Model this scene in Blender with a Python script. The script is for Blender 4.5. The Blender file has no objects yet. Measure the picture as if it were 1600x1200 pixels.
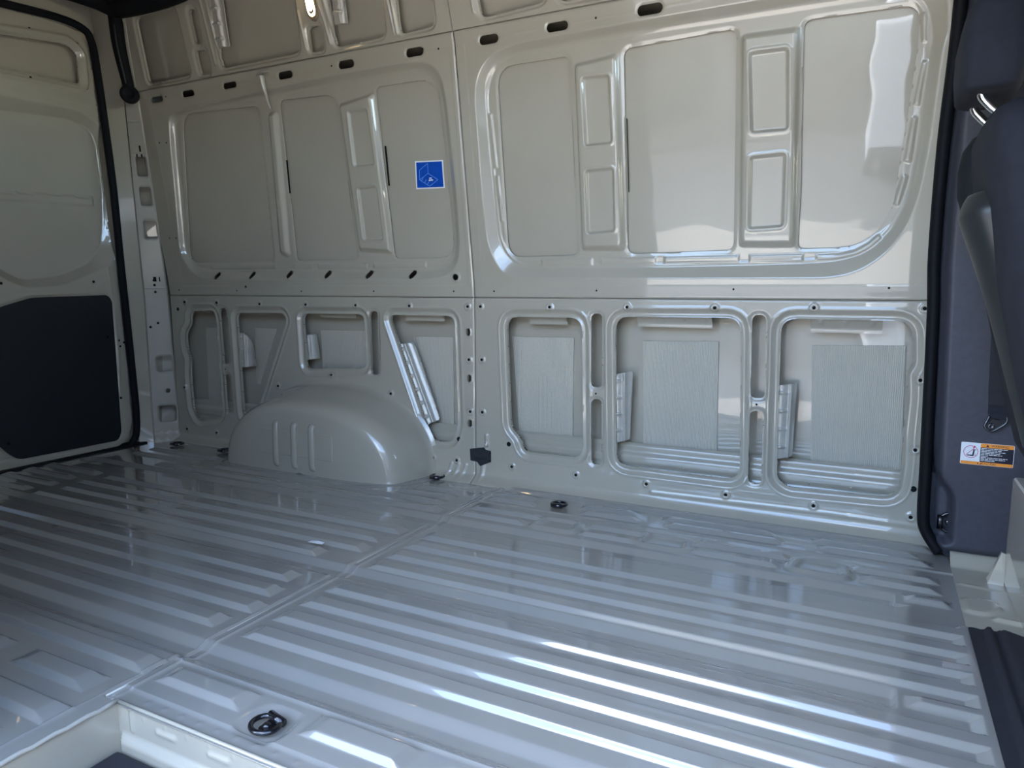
import bpy, bmesh, math, random
import numpy as np
from mathutils import Vector, Matrix

scene = bpy.context.scene
col = scene.collection

# ------------------------------------------------------------------ camera
FPX = 1109.0
PITCH = math.atan(150 / FPX)
YAW = math.atan(572 * math.cos(PITCH) / FPX)
cam_data = bpy.data.cameras.new('camera')
cam_data.sensor_fit = 'HORIZONTAL'
cam_data.sensor_width = 36.0
cam_data.lens = FPX / 1600 * 36.0
cam_data.clip_start = 0.02
cam_data.clip_end = 500
cam = bpy.data.objects.new('camera', cam_data)
col.objects.link(cam)
cam.location = (0, 0, 0.8)
cam.rotation_euler = (math.pi / 2 - PITCH, 0, YAW)
scene.camera = cam

# ------------------------------------------------------------------ world, sun, exposure
world = bpy.data.worlds.new('sky')
scene.world = world
world.use_nodes = True
wn = world.node_tree
wn.nodes.clear()
w_out = wn.nodes.new('ShaderNodeOutputWorld')
w_bg = wn.nodes.new('ShaderNodeBackground')
w_sky = wn.nodes.new('ShaderNodeTexSky')
w_sky.sky_type = 'NISHITA'
w_sky.sun_disc = False
w_sky.sun_elevation = math.radians(52)
w_sky.sun_rotation = math.radians(-75)
w_sky.air_density = 1.0
w_sky.dust_density = 0.6
w_sky.ozone_density = 1.8
# broken white cloud cover over the blue
w_tc = wn.nodes.new('ShaderNodeTexCoord')
w_no = wn.nodes.new('ShaderNodeTexNoise')
w_no.inputs['Scale'].default_value = 2.2
w_no.inputs['Detail'].default_value = 6
w_rp = wn.nodes.new('ShaderNodeValToRGB')
w_rp.color_ramp.elements[0].position = 0.56
w_rp.color_ramp.elements[1].position = 0.74
w_mx = wn.nodes.new('ShaderNodeMix')
w_mx.data_type = 'RGBA'
w_mx.inputs[7].default_value = (7.5, 7.7, 8.0, 1)
wn.links.new(w_tc.outputs['Generated'], w_no.inputs['Vector'])
wn.links.new(w_no.outputs['Fac'], w_rp.inputs['Fac'])
wn.links.new(w_rp.outputs['Color'], w_mx.inputs[0])
wn.links.new(w_sky.outputs['Color'], w_mx.inputs[6])
wn.links.new(w_mx.outputs[2], w_bg.inputs['Color'])
w_bg.inputs['Strength'].default_value = 0.26
wn.links.new(w_bg.outputs['Background'], w_out.inputs['Surface'])

sun_data = bpy.data.lights.new('sun', 'SUN')
sun_data.energy = 6.0
sun_data.angle = math.radians(0.6)
sun_data.color = (1.0, 0.95, 0.88)
sun = bpy.data.objects.new('sun', sun_data)
col.objects.link(sun)
sun.rotation_euler = Vector((0.62, -0.16, -0.80)).to_track_quat('-Z', 'Y').to_euler()

vs = scene.view_settings
vs.view_transform = 'Standard'
vs.look = 'None'
vs.gamma = 1.0
vs.use_curve_mapping = False
vs.exposure = 3.15

# ------------------------------------------------------------------ materials
MATS = {}


def mat(name, rgb, rough=0.5, metal=0.0, coat=0.0, coat_rough=0.04, spec=0.5, emit=None, estr=0.0):
    m = bpy.data.materials.new(name)
    m.use_nodes = True
    b = m.node_tree.nodes['Principled BSDF']
    b.inputs['Base Color'].default_value = (*rgb, 1)
    b.inputs['Roughness'].default_value = rough
    b.inputs['Metallic'].default_value = metal
    b.inputs['Coat Weight'].default_value = coat
    b.inputs['Coat Roughness'].default_value = coat_rough
    b.inputs['Specular IOR Level'].default_value = spec
    if emit:
        b.inputs['Emission Color'].default_value = (*emit, 1)
        b.inputs['Emission Strength'].default_value = estr
    MATS[name] = m
    return m


def add_noise(m, scale, lo, hi, bump=0.0, bscale=None, detail=3, dist=0.001, stretch=None):
    """Slight colour variation (lo..hi multiplies the base colour) and fine relief."""
    nt = m.node_tree
    b = nt.nodes['Principled BSDF']
    tc = nt.nodes.new('ShaderNodeTexCoord')
    src = tc.outputs['Object']
    if stretch:
        mp = nt.nodes.new('ShaderNodeMapping')
        mp.inputs['Scale'].default_value = stretch
        nt.links.new(src, mp.inputs['Vector'])
        src = mp.outputs['Vector']
    base = tuple(b.inputs['Base Color'].default_value)
    if hi != lo:
        n = nt.nodes.new('ShaderNodeTexNoise')
        n.inputs['Scale'].default_value = scale
        n.inputs['Detail'].default_value = detail
        r = nt.nodes.new('ShaderNodeValToRGB')
        r.color_ramp.elements[0].color = tuple(c * lo for c in base[:3]) + (1,)
        r.color_ramp.elements[1].color = tuple(min(1, c * hi) for c in base[:3]) + (1,)
        r.color_ramp.elements[0].position = 0.3
        r.color_ramp.elements[1].position = 0.7
        nt.links.new(src, n.inputs['Vector'])
        nt.links.new(n.outputs['Fac'], r.inputs['Fac'])
        nt.links.new(r.outputs['Color'], b.inputs['Base Color'])
    if bump:
        n2 = nt.nodes.new('ShaderNodeTexNoise')
        n2.inputs['Scale'].default_value = bscale or scale
        n2.inputs['Detail'].default_value = 2
        bp = nt.nodes.new('ShaderNodeBump')
        bp.inputs['Strength'].default_value = bump
        bp.inputs['Distance'].default_value = dist
        nt.links.new(src, n2.inputs['Vector'])
        nt.links.new(n2.outputs['Fac'], bp.inputs['Height'])
        nt.links.new(bp.outputs['Normal'], b.inputs['Normal'])
        nt.links.new(bp.outputs['Normal'], b.inputs['Coat Normal'])
    return m


PAINT = add_noise(mat('grey_paint', (0.398, 0.364, 0.29), 0.26, 0, 1.0, 0.015, spec=0.4), 3.0, 0.97, 1.03)
FLOORP = add_noise(mat('floor_paint', (0.27, 0.258, 0.23), 0.20, 0, 1.0, 0.012), 4.0, 0.96, 1.03, bump=0.012, bscale=3, dist=0.002)
FLOORP.node_tree.nodes['Principled BSDF'].inputs['Coat IOR'].default_value = 1.75
PILLARP = add_noise(mat('pillar_paint', (0.36, 0.335, 0.28), 0.42, 0, 0.25, 0.15, spec=0.35), 8.0, 0.95, 1.04, bump=0.15, bscale=35, dist=0.002)
SKIN = add_noise(mat('skin_paint', (0.398, 0.364, 0.29), 0.26, 0, 0.9, 0.025, spec=0.4), 3.0, 0.97, 1.03, bump=0.30, bscale=3.2, dist=0.008)
PRIMER = add_noise(mat('sprayed_metal', (0.41, 0.39, 0.335), 0.32, 0.1, 0.4, 0.1), 20, 0.9, 1.08, bump=0.12, bscale=60, dist=0.002)
TRIM = add_noise(mat('charcoal_plastic', (0.045, 0.046, 0.058), 0.55), 60, 0.9, 1.1, bump=0.12, bscale=420, dist=0.0006)
BLACK = add_noise(mat('black_board', (0.0052, 0.0062, 0.0095), 0.5), 90, 0.8, 1.2, bump=0.1, bscale=300, dist=0.0006)
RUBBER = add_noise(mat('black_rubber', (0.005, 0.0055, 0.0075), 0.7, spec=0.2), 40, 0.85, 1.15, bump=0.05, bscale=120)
MATTE = add_noise(mat('rubber_mat', (0.012, 0.013, 0.018), 0.7), 80, 0.85, 1.2, bump=0.15, bscale=500, dist=0.0006)
FABRIC = add_noise(mat('seat_fabric', (0.016, 0.0175, 0.025), 0.85, spec=0.3), 40, 0.85, 1.15, bump=0.3, bscale=600, dist=0.0008)
FABRIC2 = add_noise(mat('seat_side_fabric', (0.009, 0.0105, 0.0135), 0.8, spec=0.3), 40, 0.9, 1.1, bump=0.2, bscale=600, dist=0.0008)
SHELL = add_noise(mat('seat_shell_plastic', (0.016, 0.0195, 0.021), 0.42), 30, 0.9, 1.1, bump=0.06, bscale=400, dist=0.0005)
CHROME = mat('chrome', (0.8, 0.8, 0.78), 0.08, 1.0)
DKMETAL = mat('dark_metal', (0.10, 0.105, 0.115), 0.28, 0.9)
GLOSSBLK = mat('gloss_black_enamel', (0.006, 0.006, 0.008), 0.22, 0, 0.6, 0.05)
HOLE = mat('hole_black', (0.004, 0.004, 0.005), 0.7, spec=0.2)  # black that stands for the dark inside holes, slots and gaps
WEB = add_noise(mat('belt_webbing', (0.009, 0.0095, 0.013), 0.75), 60, 0.85, 1.2, bump=0.4, bscale=300, dist=0.001, stretch=(1, 1, 4))
BLUE = mat('sticker_blue', (0.0, 0.065, 0.40), 0.4)
WHITE = mat('sticker_white', (0.72, 0.74, 0.76), 0.4)
LBLUE = mat('sticker_line', (0.12, 0.30, 0.75), 0.4)
ORANGE = mat('label_orange', (0.85, 0.30, 0.035), 0.45)
LNAVY = mat('label_navy', (0.008, 0.009, 0.02), 0.45)
RED = mat('label_red', (0.55, 0.02, 0.10), 0.45)
CONC = add_noise(mat('concrete', (0.34, 0.315, 0.275), 0.8), 0.8, 0.85, 1.1)
BOUNCECUT = add_noise(mat('bounce_cut_grey', (0.13, 0.13, 0.125), 0.85), 30, 0.9, 1.1)  # unseen roof and side wall made darker to cut bounced light
ASPHALT = add_noise(mat('asphalt', (0.075, 0.075, 0.078), 0.9), 3.0, 0.85, 1.15)
BLOCKERDK = add_noise(mat('blocker_dark', (0.05, 0.055, 0.065), 0.7), 2.0, 0.9, 1.1)  # dark colour of the added sky light blocker
STUCCO = add_noise(mat('tan_stucco', (0.17, 0.15, 0.125), 0.9), 2.0, 0.9, 1.1)
LENS = mat('lamp_lens', (0.9, 0.72, 0.45), 0.2, emit=(1.0, 0.72, 0.38), estr=5.0)
LENSRIM = mat('lamp_lens_rim', (0.35, 0.26, 0.18), 0.2, 0.3)
FOAM = add_noise(mat('dark_foam', (0.016, 0.017, 0.02), 0.8), 50, 0.8, 1.2, bump=0.3, bscale=150)

# foil-faced damping pad: fine vertical ribs plus crinkle
FOIL = mat('foil_pad', (0.50, 0.465, 0.375), 0.42, 0.0)
nt = FOIL.node_tree
b_ = nt.nodes['Principled BSDF']
tc_ = nt.nodes.new('ShaderNodeTexCoord')
wv_ = nt.nodes.new('ShaderNodeTexWave')
wv_.bands_direction = 'X'
wv_.inputs['Scale'].default_value = 55
wv_.inputs['Distortion'].default_value = 1.2
wv_.inputs['Detail'].default_value = 1
ns_ = nt.nodes.new('ShaderNodeTexNoise')
ns_.inputs['Scale'].default_value = 95
ns_.inputs['Detail'].default_value = 3
ad_ = nt.nodes.new('ShaderNodeMath')
ad_.operation = 'ADD'
bp_ = nt.nodes.new('ShaderNodeBump')
bp_.inputs['Strength'].default_value = 0.6
bp_.inputs['Distance'].default_value = 0.0022
nt.links.new(tc_.outputs['Object'], wv_.inputs['Vector'])
nt.links.new(tc_.outputs['Object'], ns_.inputs['Vector'])
nt.links.new(wv_.outputs['Fac'], ad_.inputs[0])
nt.links.new(ns_.outputs['Fac'], ad_.inputs[1])
nt.links.new(ad_.outputs[0], bp_.inputs['Height'])
nt.links.new(bp_.outputs['Normal'], b_.inputs['Normal'])

# ------------------------------------------------------------------ object helpers


def tag(o, label=None, cat=None, group=None, kind=None):
    if label:
        o['label'] = label
    if cat:
        o['category'] = cat
    if group:
        o['group'] = group
    if kind:
        o['kind'] = kind
    return o


def empty(name, loc=(0, 0, 0), kind=None):
    o = bpy.data.objects.new(name, None)
    col.objects.link(o)
    o.location = loc
    o.empty_display_size = 0.05
    if kind:
        o['kind'] = kind
    return o


def link(name, me, m, parent=None, loc=None):
    if m is not None and not me.materials:
        me.materials.append(m)
    o = bpy.data.objects.new(name, me)
    col.objects.link(o)
    if parent is not None:
        o.parent = parent
        o.matrix_parent_inverse = Matrix.Translation(-Vector(world_loc(parent)))
    if loc is not None:
        o.location = loc
    return o


def world_loc(o):
    v = Vector(o.location)
    if o.parent:
        v = v + o.matrix_parent_inverse.translation + Vector(world_loc(o.parent))
    return v


def pydata(name, verts, faces, smooth=True):
    me = bpy.data.meshes.new(name)
    me.from_pydata([tuple(v) for v in verts], [], faces)
    me.validate()
    if smooth:
        me.polygons.foreach_set('use_smooth', [True] * len(me.polygons))
    me.update()
    return me


def from_bm(name, bm, smooth=False):
    me = bpy.data.meshes.new(name)
    bmesh.ops.recalc_face_normals(bm, faces=bm.faces)
    bm.to_mesh(me)
    bm.free()
    if smooth:
        me.polygons.foreach_set('use_smooth', [True] * len(me.polygons))
    me.update()
    return me


def box_bm(x0, x1, y0, y1, z0, z1, bev=0.0, seg=2, bm=None):
    own = bm is None
    bm2 = bmesh.new()
    bmesh.ops.create_cube(bm2, size=1)
    for v in bm2.verts:
        v.co = Vector(((x0 + x1) / 2 + v.co.x * (x1 - x0), (y0 + y1) / 2 + v.co.y * (y1 - y0), (z0 + z1) / 2 + v.co.z * (z1 - z0)))
    if bev:
        bmesh.ops.bevel(bm2, geom=bm2.edges[:], offset=bev, segments=seg, profile=0.6, affect='EDGES')
    if own:
        return bm2
    tmp = bpy.data.meshes.new('tmp')
    bm2.to_mesh(tmp)
    bm2.free()
    bm.from_mesh(tmp)
    bpy.data.meshes.remove(tmp)
    return bm


def box(name, x0, x1, y0, y1, z0, z1, m, parent=None, bev=0.0, seg=2):
    return link(name, from_bm(name, box_bm(x0, x1, y0, y1, z0, z1, bev, seg)), m, parent)


def tube_data(path, r, n=12, cap=True, flat=1.0, up=None, closed=False):
    """Sweep a circle (or ellipse) along a path; r is a number or one per point."""
    P = [Vector(p) for p in path]
    N = len(P)
    R = [r] * N if not hasattr(r, '__len__') else r
    V, F = [], []
    prev = None
    for i, p in enumerate(P):
        if closed:
            t = (P[(i + 1) % N] - P[i - 1]).normalized()
        else:
            t = (P[min(i + 1, N - 1)] - P[max(i - 1, 0)]).normalized()
        a = Vector(up) if up else (prev if prev else Vector((0, 0, 1)))
        if abs(a.normalized().dot(t)) > 0.98:
            a = Vector((1, 0, 0)) if abs(t.x) < 0.9 else Vector((0, 1, 0))
        s = t.cross(a).normalized()
        a = s.cross(t).normalized()
        prev = a
        for k in range(n):
            an = 2 * math.pi * k / n
            V.append(p + (s * math.cos(an) + a * math.sin(an) * flat) * R[i])
    M = N if closed else N - 1
    for i in range(M):
        for k in range(n):
            j = (i + 1) % N
            F.append((i * n + k, i * n + (k + 1) % n, j * n + (k + 1) % n, j * n + k))
    if cap and not closed:
        F.append(tuple(range(n - 1, -1, -1)))
        F.append(tuple((N - 1) * n + k for k in range(n)))
    return V, F


def tube(name, path, r, m, parent=None, n=12, **kw):
    V, F = tube_data(path, r, n, **kw)
    return link(name, pydata(name, V, F), m, parent)


def smooth_path(pts, per=6):
    """Catmull-Rom through the points."""
    P = [Vector(p) for p in pts]
    out = []
    for i in range(len(P) - 1):
        a, b, c, d = P[max(i - 1, 0)], P[i], P[i + 1], P[min(i + 2, len(P) - 1)]
        for k in range(per):
            t = k / per
            out.append(0.5 * ((2 * b) + (c - a) * t + (2 * a - 5 * b + 4 * c - d) * t * t + (3 * b - a - 3 * c + d) * t ** 3))
    out.append(P[-1])
    return out


def lathe(name, prof, m, parent=None, n=20, axis='Z', loc=(0, 0, 0), smooth=True):
    """Revolve (radius, height) pairs."""
    V, F = [], []
    for (r, h) in prof:
        for k in range(n):
            a = 2 * math.pi * k / n
            x, y = r * math.cos(a), r * math.sin(a)
            if axis == 'Z':
                V.append((x, y, h))
            elif axis == 'Y':
                V.append((x, h, y))
            else:
                V.append((h, x, y))
    L = len(prof)
    for i in range(L - 1):
        for k in range(n):
            F.append((i * n + k, i * n + (k + 1) % n, (i + 1) * n + (k + 1) % n, (i + 1) * n + k))
    F.append(tuple(range(n)))
    F.append(tuple((L - 1) * n + k for k in range(n)))
    me = pydata(name, V, F, smooth)
    if m is None:
        return me
    return link(name, me, m, parent, loc)


# ------------------------------------------------------------------ pressed sheet metal
def rounded(poly, r, seg=5):
    P = np.array(poly, float)
    n = len(P)
    rr = [r] * n if not hasattr(r, '__len__') else r
    out = []
    for i in range(n):
        a, b, c = P[i - 1], P[i], P[(i + 1) % n]
        la, lc = np.linalg.norm(a - b), np.linalg.norm(c - b)
        t = min(rr[i], 0.48 * la, 0.48 * lc)
        p0, p1 = b + (a - b) / la * t, b + (c - b) / lc * t
        for k in range(seg + 1):
            s = k / seg
            out.append((1 - s) ** 2 * p0 + 2 * s * (1 - s) * b + s * s * p1)
    return np.array(out)


def inset(poly, d):
    """Offset a rounded polygon outward by d (approximate)."""
    P = np.array(poly, float)
    A = 0.5 * np.sum(P[:, 0] * np.roll(P[:, 1], -1) - np.roll(P[:, 0], -1) * P[:, 1])
    T = np.roll(P, -1, 0) - np.roll(P, 1, 0)
    T /= np.linalg.norm(T, axis=1)[:, None] + 1e-9
    Nn = np.stack([T[:, 1], -T[:, 0]], 1) * (1 if A > 0 else -1)
    return P + Nn * d


def sdf(poly, U, V):
    P = np.asarray(poly, float)
    d2 = np.full(U.shape, 1e18)
    ins = np.zeros(U.shape, bool)
    for i in range(len(P)):
        ax, ay = P[i - 1]
        bx, by = P[i]
        ex, ey = bx - ax, by - ay
        L = ex * ex + ey * ey
        if L < 1e-14:
            continue
        wx, wy = U - ax, V - ay
        t = np.clip((wx * ex + wy * ey) / L, 0, 1)
        d2 = np.minimum(d2, (wx - ex * t) ** 2 + (wy - ey * t) ** 2)
        if ay != by:
            c = ((ay > V) != (by > V)) & (U < (bx - ax) * (V - ay) / (by - ay) + ax)
            ins ^= c
    d = np.sqrt(d2)
    return np.where(ins, -d, d)


def line_dist(pts, U, V):
    d2 = np.full(U.shape, 1e18)
    for (ax, ay), (bx, by) in zip(pts[:-1], pts[1:]):
        ex, ey = bx - ax, by - ay
        L = ex * ex + ey * ey + 1e-14
        t = np.clip(((U - ax) * ex + (V - ay) * ey) / L, 0, 1)
        d2 = np.minimum(d2, (U - ax - ex * t) ** 2 + (V - ay - ey * t) ** 2)
    return np.sqrt(d2)


def sstep(t):
    t = np.clip(t, 0, 1)
    return t * t * (3 - 2 * t)


def bevel01(t, e=0.13):
    """0..1 ramp: straight flank with a small rounded toe and shoulder, exactly flat beyond."""
    def g(x):
        return np.where(x <= -e, 0.0, np.where(x >= e, x, (x + e) ** 2 / (4 * e)))
    t = np.asarray(t, float)
    return g(t) - g(t - 1)


def axis(lo, hi, base, crit, fine=(-0.0019, -0.0006, 0.0006, 0.0019)):
    """Grid lines: even spacing, packed closely where a crease runs."""
    a = list(np.linspace(lo, hi, int(round((hi - lo) / base)) + 1))
    a += [c + f for c in crit for f in fine if lo < c + f < hi]
    a = np.sort(np.array(a))
    keep = [a[0]]
    for x in a[1:-1]:
        if x - keep[-1] > 0.0007 and a[-1] - x > 0.0007:
            keep.append(x)
    return np.array(keep + [a[-1]])


class Sheet:
    def __init__(s, u0, u1, v0, v1, du, dv=None, uc=None, vc=None):
        dv = dv or du
        s.du, s.dv = du, dv
        nu = max(2, int(round((u1 - u0) / du)) + 1)
        nv = max(2, int(round((v1 - v0) / dv)) + 1)
        s.u = np.linspace(u0, u1, nu) if uc is None else axis(u0, u1, du, uc)
        s.v = np.linspace(v0, v1, nv) if vc is None else axis(v0, v1, dv, vc)
        s.U, s.V = np.meshgrid(s.u, s.v)
        s.h = np.zeros_like(s.U)
        s.s = np.full_like(s.U, 1e3)

    def win(s, P, m):
        P = np.asarray(P)
        lo, hi = P.min(0) - m, P.max(0) + m
        i0, i1 = np.searchsorted(s.u, [lo[0], hi[0]])
        j0, j1 = np.searchsorted(s.v, [lo[1], hi[1]])
        return np.s_[max(j0 - 1, 0):j1 + 1, max(i0 - 1, 0):i1 + 1]

    def press(s, poly, depth, w, off=0.0):
        """Push the inside of poly (grown by off) by depth through a flank of width w."""
        k = s.win(poly, off + w + 0.01)
        if s.U[k].size == 0:
            return
        d = sdf(poly, s.U[k], s.V[k]) - off
        s.h[k] += depth * bevel01(-d / w)

    def bead(s, pts, height, w):
        k = s.win(pts, 3 * w)
        if s.U[k].size == 0:
            return
        d = line_dist(pts, s.U[k], s.V[k])
        s.h[k] += height * sstep(1 - d / w)

    def ruled(s, outer, inner, depth):
        k = s.win(outer, 0.02)
        so = -sdf(outer, s.U[k], s.V[k])
        si = sdf(inner, s.U[k], s.V[k])
        t = np.where(si <= 0, 1.0, np.where(so <= 0, 0.0, so / np.maximum(so + si, 1e-6)))
        s.h[k] += depth * bevel01(t)

    def hole(s, poly, off=0.0):
        k = s.win(poly, abs(off) + 0.03)
        if s.U[k].size == 0:
            return
        s.s[k] = np.minimum(s.s[k], sdf(poly, s.U[k], s.V[k]) - off)

    def keep(s, poly):
        s.s = np.minimum(s.s, -sdf(poly, s.U, s.V))

    def mesh(s, name, fn, lip=0.012, flip=False):
        U, V = s.U.copy(), s.V.copy()
        c = max(s.du, s.dv)
        near = np.abs(s.s) < 0.71 * c
        if near.any():
            gv, gu = np.gradient(s.s, s.v, s.u)
            g = np.sqrt(gu * gu + gv * gv) + 1e-9
            ok = near & (g > 0.2) & (g < 3)
            U = np.where(ok, U - s.s * gu / g, U)
            V = np.where(ok, V - s.s * gv / g, V)
        gone = (s.s < 0) & ~near
        nv, nu = U.shape
        f4 = lambda a: (a[:-1, :-1], a[:-1, 1:], a[1:, 1:], a[1:, :-1])
        bad = np.logical_or.reduce(f4(gone))
        alln = np.logical_and.reduce(f4(near))
        mean = sum(f4(s.s)) / 4
        keepf = ~(bad | (alln & (mean < 0)))
        idx = np.arange(nv * nu).reshape(nv, nu)
        a, b, cc, d = f4(idx)
        F = np.stack([a[keepf], b[keepf], cc[keepf], d[keepf]], 1)
        used = np.zeros(nv * nu, bool)
        used[F.ravel()] = True
        X, Y, Z = fn(U, V, s.h)
        co = np.stack([X.ravel(), Y.ravel(), Z.ravel()], 1)
        remap = np.cumsum(used) - 1
        co = co[used]
        F = remap[F]
        if lip:
            E = []
            k0 = keepf
            up_, dn_ = k0[1:, :], k0[:-1, :]
            jj, ii = np.nonzero(up_ != dn_)
            E.append(np.stack([idx[jj + 1, ii], idx[jj + 1, ii + 1]], 1))
            lf, rg = k0[:, :-1], k0[:, 1:]
            jj, ii = np.nonzero(lf != rg)
            E.append(np.stack([idx[jj, ii + 1], idx[jj + 1, ii + 1]], 1))
            E = np.concatenate(E)
            if len(E):
                ids, inv = np.unique(E.ravel(), return_inverse=True)
                inv = inv.reshape(-1, 2)
                X2, Y2, Z2 = fn(U, V, s.h + lip)
                b2 = np.stack([X2.ravel()[ids], Y2.ravel()[ids], Z2.ravel()[ids]], 1)
                b1 = np.stack([X.ravel()[ids], Y.ravel()[ids], Z.ravel()[ids]], 1)
                o1 = len(co)
                o2 = o1 + len(ids)
                co = np.concatenate([co, b1, b2])
                F = np.concatenate([F, np.stack([inv[:, 0] + o1, inv[:, 1] + o1, inv[:, 1] + o2, inv[:, 0] + o2], 1)])
        if flip:
            F = F[:, ::-1]
        me = bpy.data.meshes.new(name)
        me.vertices.add(len(co))
        me.vertices.foreach_set('co', co.astype(np.float32).ravel())
        me.loops.add(F.size)
        me.loops.foreach_set('vertex_index', F.astype(np.int32).ravel())
        me.polygons.add(len(F))
        me.polygons.foreach_set('loop_start', np.arange(0, F.size, 4, dtype=np.int32))
        me.polygons.foreach_set('use_smooth', np.ones(len(F), bool))
        me.update(calc_edges=True)
        return me


def wall_y(z):
    z = np.asarray(z, float)
    q = z - 0.79
    return 2.50 - 0.148 * 0.5 * (q + np.sqrt(q * q + 0.0012)) - 0.16 * np.maximum(0, z - 1.70)


def wall_fn(off=0.0):
    return lambda U, V, H: (U, wall_y(V) + H + off, V)


def capsule(x0, z0, x1, z1, r, n=10):
    """Rounded slot outline from centre to centre."""
    a = math.atan2(z1 - z0, x1 - x0)
    out = []
    for k in range(n + 1):
        t = a - math.pi / 2 + math.pi * k / n
        out.append((x1 + r * math.cos(t), z1 + r * math.sin(t)))
    for k in range(n + 1):
        t = a + math.pi / 2 + math.pi * k / n
        out.append((x0 + r * math.cos(t), z0 + r * math.sin(t)))
    return np.array(out)


def circle(x, z, r, n=18):
    return np.array([(x + r * math.cos(2 * math.pi * k / n), z + r * math.sin(2 * math.pi * k / n)) for k in range(n)])


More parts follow.
